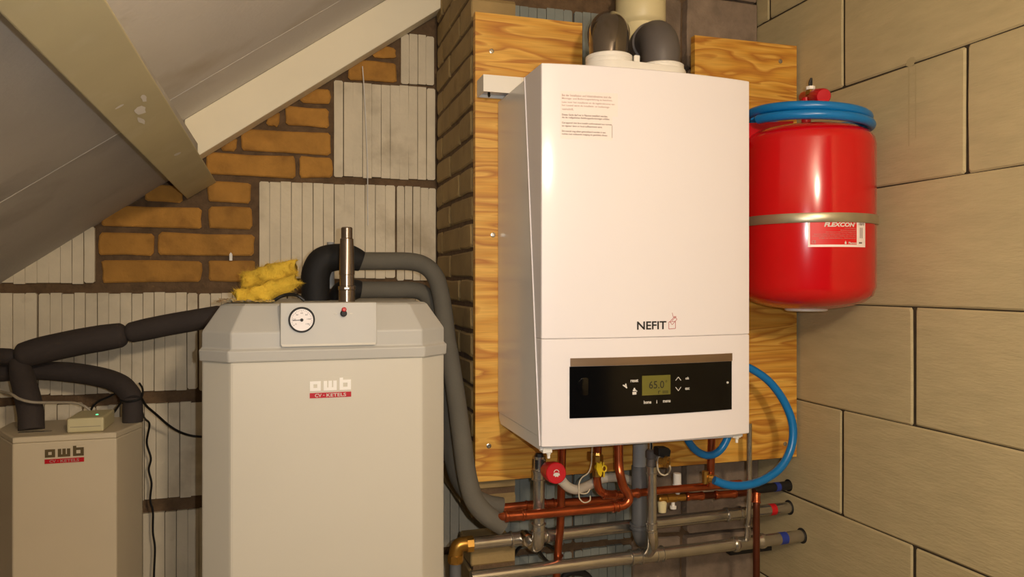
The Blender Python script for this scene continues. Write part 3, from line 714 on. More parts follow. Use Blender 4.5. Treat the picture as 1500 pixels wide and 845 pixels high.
# ------------------------------------------------------------------ expansion vessel
VX, VY, VR = 1.0885, 1.384, .139
ves = thing('expansion_vessel', (VX, VY, ZC - .065), 'red cylindrical expansion vessel with steel band by the block wall', 'vessel')
b_ = MB(); b_.lathe((VX, VY, ZC), (0, 0, 1), [(-.062, .001), (-.060, .045), (-.054, .085), (-.044, .115), (-.030, .133), (-.012, VR), (.290, VR), (.303, .136), (.314, .128), (.324, .112), (.331, .085), (.336, .05), (.338, .001)], 96, caps=False)
b_.build('shell', M_red, ves, smooth=True, angle=60)
b_ = MB(); b_.lathe((VX, VY, ZC - .058), (0, 0, -1), [(0, .044), (.005, .044), (.007, .040), (.007, .001)], 40); b_.build('bottom_cap', M_plast, ves, smooth=True)
b_ = MB(); b_.lathe((VX, VY, ZC + .128), (0, 0, 1), [(-.0095, VR), (-.0095, VR + .003), (-.006, VR + .0045), (.006, VR + .0045), (.0095, VR + .003), (.0095, VR)], 96, caps=False)
b_.box((VX + .10, VY + .0, ZC + .1185), (XR - .001, VY + .09, ZC + .1375)); b_.build('steel_band', M_band, ves, smooth=True)
def Vpt(u):                                 # where the line of sight through column u meets the shell: angle
    a, bb = rat(u); l = math.hypot(a, bb); a /= l; bb /= l
    t = a * VX + bb * VY; q = VX ** 2 + VY ** 2 - VR ** 2; s = t - math.sqrt(max(0, t * t - q))
    return math.atan2(bb * s - VY, a * s - VX)
def vz(u, v):
    t = Vpt(u); x = VX + VR * math.cos(t); y = VY + VR * math.sin(t); d = x * SN + y * CS
    return ZC + (HV - v) / F * d
def vmap(e): return lambda t, z: (VX + (VR + e) * math.cos(t), VY + (VR + e) * math.sin(t), z)
def vrect(mb, u0, u1, z0, z1, e, n=8): put_rect(mb, Vpt(u0), Vpt(u1), z0, z1, vmap(e), n)
lz0 = vz(1225, 361.5); lz1 = vz(1225, 321.5); lh = lz1 - lz0
mb = MB(); vrect(mb, 1183.5, 1267, lz0, lz1, .0005, 14); lab = mb.build('label', M_paper, ves, smooth=True)
mb = MB(); vrect(mb, 1186.5, 1254.5, lz0 + lh * .085, lz1 - lh * .075, .0008, 14); mb.build('label_field', M_redl, lab, smooth=True)
mb = MB()
put_text(mb, 'FLEXCON', Vpt(1207), Vpt(1251.5), lz0 + lh * .735, lz0 + lh * .90, vmap(.0012), .045, .22)
put_text(mb, '®', Vpt(1251.8), Vpt(1253.6), lz0 + lh * .84, lz0 + lh * .90, vmap(.0012))
mb.build('label_title', M_lprint, lab)
mb = MB(); put_text(mb, 'Flamco', Vpt(1242.5), Vpt(1254), lz0 + lh * .105, lz0 + lh * .185, vmap(.0012), .03)
mb.build('label_lettering', M_lprint, lab)
mb = MB(); c = Vpt(1238.2); zc = lz0 + lh * .14; r_ = .0022
put_poly(mb, [(c + r_ / VR * math.cos(t), zc + r_ * math.sin(t)) for t in [math.radians(-210 + 240 * i / 10) for i in range(11)]] + [(c, zc + r_ * 2.2)], vmap(.0012))
mb.build('label_logo', M_lprint, lab)
mb = MB()
for f_, a, s in ((.66, 1237, 'Membraan-drukexpansievat'), (.585, 1231, 'Membran-Druckausdehnungsgefäß'), (.52, 1209, 'Vase d\'expansion à membrane pour chauffage central'), (.445, 1192, 'Expansion vessel for heating systems according to EN 13831'), (.375, 1190, 'Lees voor installatie de montagehandleiding, max. 3 bar 120 C'), (.30, 1200, 'Prüfen vor Inbetriebnahme, Vordruck 0,5 bar')):
    put_text(mb, s, Vpt(a), Vpt(1253.3), lz0 + lh * f_, lz0 + lh * (f_ + .04), vmap(.0012), .012)
put_text(mb, 'CE', Vpt(1189), Vpt(1195), lz0 + lh * .13, lz0 + lh * .24, vmap(.0012), .01)
mb.build('label_small_print', M_gprint, lab)
mb = MB()
put_text(mb, '18/0', Vpt(1257.5), Vpt(1265), lz0 + lh * .80, lz0 + lh * .90, vmap(.0012), .02)
for a in (1259.0, 1261.6): 
    t0 = Vpt(a); t1 = Vpt(a + .9)
    put_rect(mb, t0, t1, lz0 + lh * .33, lz0 + lh * .72, vmap(.0012))
put_rect(mb, Vpt(1257.5), Vpt(1262), lz0 + lh * .13, lz0 + lh * .185, vmap(.0012))
mb.build('label_code', M_dprint, lab)
# connection group on top of the vessel
b_ = MB(); pc = P(1189, 140, 1.375)
b_.tube([(VX, VY, ZC + .334), (VX, VY, pc.z - .004)], .010, 16, smooth=False); b_.build('neck', M_redk, ves, smooth=True)
p1 = P(1207, 141, 1.318); p0 = P(1178, 142, 1.43)
ax = (p1 - p0)
b_ = MB(); b_.lathe(p0, ax, [(0, .012), (ax.length * .6, .012), (ax.length * .62, .0165), (ax.length * .96, .0165), (ax.length, .014), (ax.length + .0003, .001)], 28); b_.build('red_valve', M_redk, ves, smooth=True)
pn = P(1187, 131, 1.375)
b_ = MB(); b_.lathe(pn - Vector((0, 0, .012)), (0, 0, 1), [(0, .0105), (.008, .0105), (.008, .009), (.010, .009)], 6); b_.build('brass_nut', M_brass, ves)
b_ = MB(); b_.lathe(pn - Vector((0, 0, .001)), (0, 0, 1), [(0, .0098), (.007, .0098), (.007, .004)], 8); b_.build('white_nut', M_plast, ves)
b_ = MB(); b_.tube([pn + Vector((-.001, 0, .004)), pn + Vector((-.002, 0, .014)), pn + Vector((.001, -.002, .024))], .0024, 8); b_.tube([pn + Vector((.002, 0, .004)), pn + Vector((.003, 0, .014)), pn + Vector((.004, .002, .025))], .0022, 8); b_.build('cut_wires', M_cable, ves, smooth=True)
b_ = MB(); q0 = P(1150, 168, 1.41); q1 = P(1088, 190, 1.42)
b_.prism([(VX - .02, ZC + .338), (VX - .02, ZC + .352), (.93, ZC + .338), (.93, ZC + .295), (.96, ZC + .31)], 'y', 1.40, 1.42); b_.build('red_bracket', M_redk, ves)

# blue hoses
coil = MB(); pts = []
for i in range(0, 121):
    turn = i / 120 * 1.86
    t = -math.pi * .97 + turn * math.pi * 2
    rad = .1295 - .0045 * min(turn, 1.0) - (.006 * (turn - 1.0) if turn > 1 else 0)
    z = ZC + .3335 + .0205 * min(turn, 1.0) + (.008 * (turn - 1.0) if turn > 1 else 0)
    x = VX + rad * math.cos(t) - .001; y = VY - .002 + rad * math.sin(t)
    pts.append((x, y, z - .075 * (x - VX) + .045 * (y - VY)))
coil.tube(pts, .0098, 14, smooth=False)
coil.build('hose_coil', M_blue, smooth=True, label='coiled blue hose lying on top of the red vessel', cat='hose')
hz_ = MB(); hz_.tube([P(1062, 541, 1.50), P(1085, 537, 1.50), P(1102, 541, 1.50), P(1128, 560, 1.49), P(1149, 589, 1.48), P(1161, 622, 1.47), P(1159, 655, 1.465), P(1144, 684, 1.46), P(1118, 703, 1.455), P(1090, 711, 1.45), P(1065, 710, 1.45), P(1046, 703, 1.455)], .0092, 16)
hl = thing('filling_hose', P(1100, 712, 1.47), 'blue filling hose looping in front of plywood right of boiler', 'hose')
hz_.build('tube', M_blue, hl, smooth=True)
hz_ = MB(); hz_.tube([P(1000, 625, 1.50), P(1008, 645, 1.50), P(1020, 660, 1.50), P(1037, 667, 1.50), P(1053, 661, 1.50), P(1064, 645, 1.50), P(1072, 620, 1.50)], .0085, 14)
hz_.build('blue_hose_loop', M_blue, smooth=True, label='small blue hose loop hanging just under the wall boiler', cat='hose')

# ------------------------------------------------------------------ pipework under the wall boiler
def path(*q): return [P(*a) for a in q]
def pipe(name, label, pts, r, m, cat='pipe', n=18, smooth=True):
    o = thing(name, min(pts, key=lambda p: p.z), label, cat)
    b = MB(); b.tube(pts, r, n, smooth=smooth); b.build('tube', m, o, smooth=True)
    return o
def fit(parent, a, c, r, m, name='fitting', n=20):
    a = Vector(a); c = Vector(c); l = (c - a).length
    b = MB(); b.lathe(a, c - a, [(0, r * .92), (0, r * 1.14), (l * .04, r * 1.27), (l * .14, r * 1.27), (l * .18, r * 1.12), (l * .45, r * 1.10), (l * .55, r * 1.10), (l * .82, r * 1.12), (l * .86, r * 1.27), (l * .96, r * 1.27), (l, r * 1.14), (l, r * .92)], n)
    return b.build(name, m, parent, smooth=True)
def ring(parent, a, c, r, m, name): 
    b = MB(); b.lathe(a, Vector(c) - Vector(a), [(0, r * .95), (0, r), ((Vector(c) - Vector(a)).length, r), ((Vector(c) - Vector(a)).length, r * .95)], 22)
    return b.build(name, m, parent, smooth=True)
def along(a, c, t): return a + (c - a) * t

# upper steel line
a, c = P(688, 797, 1.585), Vector((XR + .02, 1.642, 0)); c.z = PX(1157, 743.5, XR).z
su = pipe('steel_pipe', 'upper grey steel pipe entering the block wall, red tape near its end', [a, c], .0142, M_steel, smooth=False)
t = lambda u: (P(u, 780, 1.6).x - a.x) / (c.x - a.x)
fit(su, along(a, c, t(745)), along(a, c, t(766)), .0142, M_steel); fit(su, along(a, c, t(1072)), along(a, c, t(1096)), .0142, M_steel)
fit(su, along(a, c, t(798)), along(a, c, t(818)), .0142, M_steel)
ring(su, along(a, c, (1.175 - a.x) / (c.x - a.x)), along(a, c, (1.192 - a.x) / (c.x - a.x)), .0147, M_rtape, 'red_tape')
ring(su, (XR - .0015, c.y, c.z), (XR + .004, c.y, c.z), .0185, M_blackm, 'wall_hole')
UA, UC = a, c
# lower steel line
a, c = P(690, 846, 1.56), Vector((XR + .02, 1.592, 0)); c.z = PX(1176, 785, XR).z
sl = pipe('steel_pipe', 'lowest grey steel pipe entering the block wall, blue tape near its end', [a, c], .0145, M_steel, smooth=False)
t = lambda u: (P(u, 800, 1.58).x - a.x) / (c.x - a.x)
fit(sl, along(a, c, t(921)), along(a, c, t(938)), .0145, M_steel); fit(sl, along(a, c, t(958)), along(a, c, t(970)), .0145, M_steel)
ring(sl, along(a, c, t(936)), along(a, c, t(960)), .0168, M_steel, 'tee_body')
fit(sl, along(a, c, t(1075)), along(a, c, t(1122)), .0145, M_steel)
ring(sl, along(a, c, (1.170 - a.x) / (c.x - a.x)), along(a, c, (1.190 - a.x) / (c.x - a.x)), .0150, M_btape, 'blue_tape')
ring(sl, (XR - .0015, c.y, c.z), (XR + .004, c.y, c.z), .019, M_blackm, 'wall_hole')
LA, LC = a, c
# black pipe into wall
a, c = P(1085, 719, 1.605), Vector((XR + .02, 1.645, 0)); c.z = PX(1158, 712, XR).z
sk = pipe('black_pipe', 'black pipe stub entering the block wall under the blue hose', [a, c], .0112, M_blackm, smooth=False)
ring(sk, along(a, c, (1.185 - a.x) / (c.x - a.x)), along(a, c, (1.20 - a.x) / (c.x - a.x)), .0117, M_btape, 'blue_tape')
ring(sk, (XR - .0015, c.y, c.z), (XR + .004, c.y, c.z), .0155, M_cable, 'wall_hole')
# short flat dark bar under the lowest pipe
b_ = MB(); q = P(1118, 803, 1.66); b_.box((q.x - .10, 1.655, q.z - .006), (q.x + .022, 1.675, q.z + .004)); b_.build('steel_bracket', M_blackm, label='short dark flat bar behind the lowest steel pipe', cat='bracket')

# steel drop at the left end of the boiler
sv = pipe('steel_drop_pipe', 'grey steel drop pipe under the left corner of the wall boiler', path((790, 668, 1.515), (789.5, 700, 1.515), (789, 770, 1.515)), .0125, M_steel, smooth=False)
b_ = MB(); b_.tube(path((789, 769, 1.515), (789, 786, 1.515), (787, 797, 1.525), (783, 799, 1.545), (777, 793, 1.575)), .0138, 18); b_.build('elbow', M_steel, sv, smooth=True)
b_ = MB(); q = P(775, 793, 1.556); b_.lathe(q, (0, 1, .1), [(0, .001), (0, .0125), (.003, .0145), (.012, .0145), (.03, .0135)], 22); b_.build('tee_end', M_chrome, sv, smooth=True)
fit(sv, P(789.5, 688, 1.515), P(789.5, 703, 1.515), .0125, M_steel); fit(sv, P(789, 766, 1.515), P(789, 778, 1.515), .0125, M_steel)
b_ = MB(); b_.lathe(P(790, 664, 1.515), (0, 0, -1), [(0, .008), (.01, .009), (.012, .014), (.03, .014), (.033, .0125)], 6); b_.build('valve_body', M_blackm, sv)
b_ = MB(); b_.tube(path((792, 680, 1.51), (795, 675, 1.505), (798, 674, 1.50)), .0018, 8); b_.build('wire_seal', M_steel, sv, smooth=True)

# red knobbed filling valve + pale hose
rv = thing('drain_valve', P(815, 693, 1.46), 'red round tap knob with a white tap symbol under boiler', 'valve')
p0 = P(797, 686, 1.512); p1 = P(815, 693, 1.425); ax = p1 - p0; l = ax.length
b_ = MB(); b_.lathe(p0, ax, [(0, .010), (l * .35, .012), (l * .4, .018), (l * .75, .0195)], 26); b_.build('body', M_redk, rv, smooth=True)
b_ = MB(); b_.lathe(p0 + ax * .72, ax, [(0, .0195), (.002, .0215), (l * .26, .0212), (l * .28, .0195), (l * .281, .001)], 36); b_.build('knob', M_redk, rv, smooth=True)
axn = ax.normalized(); uu = Vector((0, 0, 1)).cross(axn).normalized() * -1; ww = axn.cross(uu)
if ww.z < 0: ww = -ww
if uu.x < 0: uu = -uu
fm = lambda x, z: p1 + axn * .0011 + uu * x + ww * z
b_ = MB()
put_poly(b_, [(-.0065, -.001), (-.0068, -.005), (-.004, -.0045), (-.003, -.0075), (0, -.006), (.003, -.0078), (.0042, -.0045), (.0068, -.005), (.0065, -.001), (.003, .001), (-.003, .001)], fm)
for i in range(8):
    t0 = math.pi * i / 8; t1 = math.pi * (i + 1) / 8
    put_line(b_, (.0052 * math.cos(t0), .0015 + .0052 * math.sin(t0)), (.0052 * math.cos(t1), .0015 + .0052 * math.sin(t1)), .0014, fm)
b_.build('tap_symbol', M_lprint, rv)
pts = path((822, 703, 1.475), (832, 713, 1.485), (845, 717, 1.50), (862, 711, 1.535), (880, 702, 1.56), (903, 699, 1.572), (925, 704, 1.61), (935, 712, 1.64))
gh = MB(); gh.tube(pts, .0102, 16); 
go = gh.build('pale_drain_hose', M_ghose, smooth=True, label='pale grey bendy hose running from the red knob behind copper', cat='hose')
dense = []
for i in range(len(pts) - 1):
    for k in range(5): dense.append(pts[i].lerp(pts[i + 1], k / 5))

# vertical copper left
vc = pipe('copper_riser', 'straight copper riser between red knob and yellow valve', path((824, 640, 1.535), (822.5, 700, 1.538), (821, 765, 1.545), (818, 800, 1.575), (815, 850, 1.592), (813, 900, 1.595)), .0088, M_copper)
fit(vc, P(818, 812, 1.586), P(817, 824, 1.589), .0088, M_copper)
# front copper
fc = pipe('copper_pipe', 'front copper pipe bending up to the boiler beside the yellow valve', path((726, 757.3, 1.494), (745, 756, 1.48), (800, 751.5, 1.48), (860, 746, 1.485), (900, 742, 1.485), (914, 739.5, 1.485), (921, 732, 1.486), (919, 722, 1.488), (913, 712, 1.49), (908.5, 695, 1.49), (906.5, 680, 1.495), (906, 640, 1.50)), [.004] + [.0098] * 11, M_copper)
fit(fc, P(739, 756.3, 1.48), P(769, 754, 1.48), .0098, M_copper); fit(fc, P(897, 742.3, 1.485), P(906, 741.2, 1.485), .0098, M_copper)
# rear copper
rc = pipe('copper_pipe', 'rear copper pipe leaving the upper grey sleeve behind the steel drop', path((722, 745, 1.59), (800, 738, 1.592), (905, 731, 1.60), (945, 728, 1.60)), .0095, M_copper)
fit(rc, P(770, 740.8, 1.591), P(784, 739.6, 1.591), .0095, M_copper); fit(rc, P(797, 738.4, 1.592), P(812, 737.2, 1.592), .0095, M_copper)
# gas line with yellow cock
gs = pipe('gas_pipe', 'copper gas pipe with yellow handled cock below the boiler', path((876, 640, 1.52), (875, 690, 1.52), (875, 705, 1.52), (878, 717, 1.52), (887, 724, 1.522), (900, 725, 1.525), (925, 723, 1.527), (960, 719, 1.53), (1010, 714.5, 1.54), (1050, 711, 1.55), (1085, 708, 1.56)), .0088, M_copper)
fit(gs, P(883, 723.5, 1.522), P(903, 725, 1.525), .0088, M_copper); fit(gs, P(912, 724, 1.526), P(936, 722, 1.528), .0088, M_copper)
b_ = MB(); b_.lathe(P(875.5, 662, 1.52), (0, 0, -1), [(0, .009), (.006, .0105), (.008, .013), (.02, .013), (.022, .0115), (.038, .0115), (.04, .0125), (.052, .0125), (.054, .0095)], 8); b_.build('brass_body', M_brass, gs)
b_ = MB(); b_.box((P(868, 680, 1.51).x, 1.52, P(868, 676, 1.52).z), (P(873, 680, 1.52).x, 1.54, P(868, 664, 1.52).z)); b_.build('brass_lug', M_brass, gs, bevel=.001)
b_ = MB(); yq = P(878, 686, 1.50)
b_.lathe(yq + Vector((0, .012, 0)), (0, -1, 0), [(0, .007), (.012, .007), (.014, .005)], 16)
b_.loft([[(yq.x - .008, y, yq.z + .015), (yq.x - .002, y, yq.z + .012), (yq.x + .003, y, yq.z + .016), (yq.x + .005, y, yq.z + .004), (yq.x + .004, y, yq.z - .012), (yq.x + .001, y, yq.z - .017), (yq.x - .004, y, yq.z - .013), (yq.x - .009, y, yq.z)] for y in (1.494, 1.5)])
b_.build('yellow_handle', M_yellow, gs, bevel=.001)
b_ = MB(); b_.tube([(yq.x + .009 + .0052 * math.cos(2 * math.pi * i / 16), 1.495, yq.z + .0 + .0065 * math.sin(2 * math.pi * i / 16)) for i in range(17)], .0019, 8, smooth=False, caps=False)
b_.tube([(yq.x + .009, 1.495, yq.z - .006), (yq.x + .0085, 1.495, yq.z - .018)], .0019, 8, smooth=False); b_.tube([(yq.x + .007, 1.495, yq.z + .006), (yq.x + .008, 1.495, yq.z + .014)], .0019, 8, smooth=False)
b_.build('handle_ring', M_yellow, gs, smooth=True)
# pale wire
b_ = MB(); b_.tube(path((868, 640, 1.50), (867, 665, 1.50), (866, 680, 1.50), (862, 692, 1.495), (852, 700, 1.49), (848, 710, 1.485), (850, 722, 1.482), (860, 722, 1.482), (864, 716, 1.482)), .0014, 8)
b_.tube(path((848, 720, 1.475), (849, 730, 1.47), (856, 736, 1.467), (864, 733, 1.468), (864.5, 726, 1.472)), .0014, 8)
b_.build('pale_wire', M_wcable, smooth=True, label='pale curled wire hanging beside the yellow gas cock', cat='wire')
# grey drain
dr = pipe('drain_pipe', 'thick dark grey plastic drain pipe beside the tapped steel drop', path((937, 682, 1.56), (937, 730, 1.56), (937, 772, 1.562), (938, 785, 1.572), (940, 792, 1.605), (946, 794, 1.66), (950, 793, 1.72)), [.0185, .0185, .0185, .0165, .0145, .014, .014], M_drain)
b_ = MB(); b_.tube(path((938, 630, 1.56), (937.5, 684, 1.56)), .0168, 20, smooth=False); b_.build('upper_tube', M_drainl, dr, smooth=True)
fit(dr, P(937, 766, 1.561), P(937, 773, 1.562), .0180, M_drain)
# steel drop with black tap
sd = pipe('steel_drop_pipe', 'grey steel drop pipe with black tap handle and brass cap', path((955, 690, 1.495), (955, 775, 1.495)), .0105, M_steel, smooth=False)
b_ = MB(); b_.tube(path((955, 774, 1.495), (956, 788, 1.497), (956, 798, 1.51), (953, 805, 1.535), (950, 809, 1.56)), .0122, 18); b_.build('elbow', M_chrome, sd, smooth=True)
fit(sd, P(955, 682, 1.495), P(955, 694, 1.495), .0105, M_steel); fit(sd, P(955, 765, 1.495), P(955, 779, 1.495), .0105, M_steel)
b_ = MB(); b_.lathe(P(953, 640, 1.495), (0, 0, -1), [(0, .0055), (.026, .0055), (.028, .008), (.034, .008)], 14); b_.build('upper_tube', M_chrome, sd, smooth=True)
b_ = MB(); b_.lathe(P(954, 658, 1.495), (0, 0, -1), [(0, .009), (.004, .0125), (.018, .0125), (.020, .010), (.032, .011), (.036, .0105)], 18); b_.lathe(P(956, 669, 1.495), (1, -.5, -.2), [(0, .008), (.022, .008), (.024, .0105), (.03, .0105)], 16); b_.build('valve_body', M_grey, sd, smooth=True)
q = P(970, 661, 1.465); b_ = MB(); b_.prism([(q.x - .016, q.z - .007), (q.x + .011, q.z - .011), (q.x + .014, q.z + .004), (q.x + .008, q.z + .010), (q.x - .016, q.z + .011)], 'y', 1.45, 1.475); b_.build('black_handle', M_blackm, sd, bevel=.002)
q = P(978, 678, 1.435); b_ = MB(); b_.lathe(q + Vector((-.012, .014, .003)), (1, -1.3, -.1), [(0, .007), (.012, .007), (.013, .0125), (.020, .0125), (.021, .010), (.0192, .004), (.024, .004), (.0242, .0005)], 18); b_.build('brass_cap', M_brass, sd, smooth=True)
b_ = MB(); b_.tube(path((969, 664, 1.462), (965, 671, 1.458), (963, 682, 1.455), (966, 692, 1.452), (973, 696, 1.45), (979, 693, 1.45), (982, 687, 1.425), (981, 682, 1.42)), .0018, 8); b_.build('strap', M_wcable, sd, smooth=True)
# overflow / filling group
fg = pipe('copper_pipe', 'dark copper pipe turning down past the taped pipes at right', path((965, 729.5, 1.585), (1010, 727, 1.585), (1060, 724, 1.59), (1092, 721.5, 1.588), (1103, 721, 1.580), (1107.5, 726, 1.556), (1108, 740, 1.545), (1108, 800, 1.545), (1108, 900, 1.545)), .0082, M_coppd)
fit(fg, P(1005, 727.3, 1.585), P(1030, 726, 1.585), .0082, M_copper); fit(fg, P(1047, 725, 1.585), P(1078, 723, 1.584), .0082, M_copper); fit(fg, P(1108, 722, 1.553), P(1108, 737, 1.545), .0082, M_copper)
b_ = MB(); b_.lathe(P(964, 730, 1.575), P(1004, 728, 1.575) - P(964, 730, 1.575), [(0, .006), (.004, .008), (.02, .008), (.022, .011), (.044, .011), (.046, .0085), (.068, .0085), (.07, .007)], 10); b_.build('brass_valve', M_brass, fg)
b_ = MB(); q = P(992, 713, 1.578); b_.lathe(q, (0, 0, 1), [(-.022, .006), (0, .007), (0, .0105), (.006, .0105), (.006, .0095), (.028, .0095), (.032, .009), (.033, .001)], 22); b_.build('air_vent', M_plast, fg, smooth=True)
b_ = MB(); q = P(970, 736, 1.575); b_.lathe(q, (0, 0, -1), [(-.006, .005), (0, .011), (.022, .009), (.023, .001)], 20); b_.build('white_cap', M_creamp, fg, smooth=True)
b_ = MB(); q = P(986, 733, 1.575); b_.lathe(q, (0, 0, -1), [(-.004, .0042), (.012, .0042), (.0125, .0078), (.019, .0075), (.0195, .001)], 18); b_.build('white_plug', M_plast, fg, smooth=True)
# copper riser right with brass valve feeding the blue hose
cr = pipe('copper_riser', 'copper riser behind the small blue loop ending in brass valve', path((1043, 620, 1.53), (1042, 660, 1.53), (1041, 690, 1.53), (1041, 712, 1.535)), .0088, M_copper)
b_ = MB(); b_.lathe(P(1034, 700, 1.52), (1, -.25, -.1), [(0, .006), (.004, .010), (.014, .010), (.016, .008), (.026, .008)], 12); b_.lathe(P(1033, 690, 1.52), (0, 0, -1), [(0, .0075), (.028, .0075)], 8); b_.build('brass_valve', M_brass, cr)
# thin steel riser
ts = pipe('thin_steel_pipe', 'thin grey steel pipe below the right corner of wall boiler', path((1097.5, 620, 1.530), (1097.5, 700, 1.540), (1097, 750, 1.552), (1096, 770, 1.562), (1095, 790, 1.575)), .0062, M_steel, n=14)
fit(ts, P(1096, 768, 1.561), P(1095, 786, 1.573), .0062, M_steel)
# brass elbow at the left end of the steel line
be = thing('brass_elbow', P(672, 850, 1.585), 'brass elbow at the left end of the upper steel pipe', 'fitting')
b_ = MB(); b_.tube(path((692, 796.5, 1.585), (680, 796.5, 1.585), (671, 800, 1.585), (667.5, 812, 1.585), (667, 824, 1.585)), .0155, 18); b_.build('bend', M_brass, be, smooth=True)
b_ = MB(); b_.lathe(P(683, 797.2, 1.585), P(691, 796.4, 1.585) - P(683, 797.2, 1.585), [(0, .018), (.014, .018), (.015, .016)], 8); b_.build('nut', M_brass, be)
b_ = MB(); b_.lathe(P(667.3, 812, 1.585), (0, 0, -1), [(0, .0175), (.014, .0175), (.015, .016)], 8); b_.build('nut', M_brass, be)
b_ = MB(); b_.tube(path((667, 822, 1.585), (667, 900, 1.585)), .0125, 18, smooth=False); b_.build('tail_pipe', M_drain, be, smooth=True)
# black leads behind the pipes
b_ = MB(); b_.tube(path((752, 815, 1.66), (760, 803, 1.65), (772, 797, 1.64), (792, 796, 1.64), (808, 801, 1.65), (818, 812, 1.66), (822, 826, 1.67)), .0036, 10)
b_.build('black_cable', M_cable, smooth=True, label='black cable arching behind the left steel tee', cat='cable')
b_ = MB(); b_.tube(path((786, 800, 1.62), (793, 812, 1.63), (802, 822, 1.64), (816, 828, 1.66), (826, 838, 1.67)), .0036, 10)
b_.build('black_cable', M_cable, smooth=True, label='black cable drooping below the left steel tee', cat='cable')
b_ = MB(); b_.tube(path((815, 860, 1.66), (830, 841, 1.66), (846, 838, 1.66), (860, 843, 1.66), (872, 862, 1.66)), .008, 12)
b_.build('dark_hose', M_blackm, smooth=True, label='dark hose arch at the bottom edge under the lowest pipe', cat='hose')

# ------------------------------------------------------------------ insulated pipes beside the tall boiler
ip = thing('insulated_pipe', P(700, 745, 1.52), 'grey foam-sleeved pipe from black elbow down past the plywood edge', 'insulated pipe')
b_ = MB(); b_.tube(path((463, 450, 1.70), (462, 420, 1.70), (463, 400, 1.70), (472, 383, 1.70), (490, 377, 1.70), (512, 377.5, 1.70), (530, 383, 1.70)), [.030, .0305, .031, .031, .030, .0295, .022], 22); b_.build('tape_wrap', M_tape, ip, smooth=True)
b_ = MB(); b_.tube(path((520, 382.5, 1.70), (560, 382.5, 1.70), (600, 383, 1.70), (622, 389, 1.70), (637, 404, 1.695), (645, 428, 1.69), (651, 465, 1.675), (655, 500, 1.655), (657.5, 512, 1.65)), .0203, 20); b_.build('foam_sleeve', M_foam, ip, smooth=True)
b_ = MB(); b_.tube(path((657.5, 513, 1.65), (661, 535, 1.635), (668, 580, 1.61), (676, 640, 1.57), (683, 690, 1.54), (690, 720, 1.52), (698, 738, 1.51), (714, 755, 1.50), (738, 771, 1.495)), [.0206] * 8 + [.0195], 20); b_.build('foam_sleeve', M_foam, ip, smooth=True)
ip2 = thing('insulated_pipe', P(690, 730, 1.58), 'second grey foam-sleeved pipe running behind and below the first', 'insulated pipe')
b_ = MB(); b_.tube(path((500, 450, 1.74), (499, 434, 1.74), (506, 426, 1.74), (520, 424, 1.74), (532, 424.5, 1.74)), [.024, .026, .026, .024, .017], 20); b_.build('tape_wrap', M_tape, ip2, smooth=True)
b_ = MB(); b_.tube(path((524, 424.5, 1.74), (570, 424.5, 1.74), (606, 425, 1.74), (622, 431, 1.74), (634, 446, 1.735), (642, 480, 1.72), (648, 530, 1.70), (652, 580, 1.685), (657, 630, 1.665), (664, 675, 1.645), (674, 705, 1.625), (690, 725, 1.605), (712, 737, 1.595), (736, 741, 1.592)), [.0193] * 13 + [.0185], 20); b_.build('foam_sleeve', M_foam, ip2, smooth=True)

# insulated pipes at the left
il = thing('insulated_pipe', P(25, 540, 1.9), 'dark foam-sleeved pipe rising from the left to the tall boiler', 'insulated pipe')
def sleeve(par, pts, r, m=M_foamd):
    n = len(pts); b = MB(); rs = [r] * n
    rs[0] = r * .62; rs[-1] = r * .62
    p2 = [pts[0], pts[0].lerp(pts[1], .25)] + pts[1:-1] + [pts[-1].lerp(pts[-2], .25), pts[-1]]
    rs = [r * .55, r * .93] + [r] * (n - 2) + [r * .93, r * .55]
    b.tube(p2, rs, 20); b.build('foam_sleeve', m, par, smooth=True)
sleeve(il, path((-105, 519, 1.94), (-60, 519, 1.93), (-20, 521, 1.92), (25, 522, 1.90)), .0185)
sleeve(il, path((25, 523, 1.89), (60, 513, 1.89), (110, 502, 1.89), (150, 495, 1.89), (186, 489.5, 1.89)), .0300)
sleeve(il, path((185, 488.5, 1.89), (215, 482, 1.885), (250, 475, 1.88), (290, 468, 1.87), (330, 460, 1.86)), .0250)
ib = thing('insulated_pipe', P(46, 630, 1.81), 'dark foam-sleeved pipe dropping straight into the small boiler', 'insulated pipe')
b_ = MB(); b_.tube(path((27, 528, 1.89), (32, 550, 1.875), (40, 580, 1.84), (45, 605, 1.82), (46, 631, 1.805)), [.018, .0235, .0245, .0245, .0245], 20); b_.build('foam_sleeve', M_foamd, ib, smooth=True)
ic = thing('insulated_pipe', P(193, 617, 1.84), 'dark foam-sleeved pipe curving down beside the beige box', 'insulated pipe')
b_ = MB(); b_.tube(path((-125, 552, 1.965), (-60, 549, 1.96), (0, 546, 1.955), (45, 543, 1.945), (100, 545, 1.93), (150, 553, 1.91), (178, 564, 1.88), (192, 580, 1.855), (194, 587, 1.845)), [.02, .02, .02, .02, .0225, .0225, .0225, .022, .019], 20); b_.build('foam_sleeve', M_foamd, ic, smooth=True)
b_ = MB(); b_.tube(path((194.5, 584, 1.845), (194.5, 600, 1.84), (194.5, 618, 1.838)), [.0195, .021, .021], 20); b_.build('foam_sleeve', M_foamd, ic, smooth=True)
b_ = MB(); b_.tube(path((176, 586, 1.83), (183, 588, 1.82), (195, 587, 1.815), (207, 582, 1.822), (209, 570, 1.84), (204, 561, 1.85)), .0022, 8); b_.build('cable_tie', M_cable, ic, smooth=True)

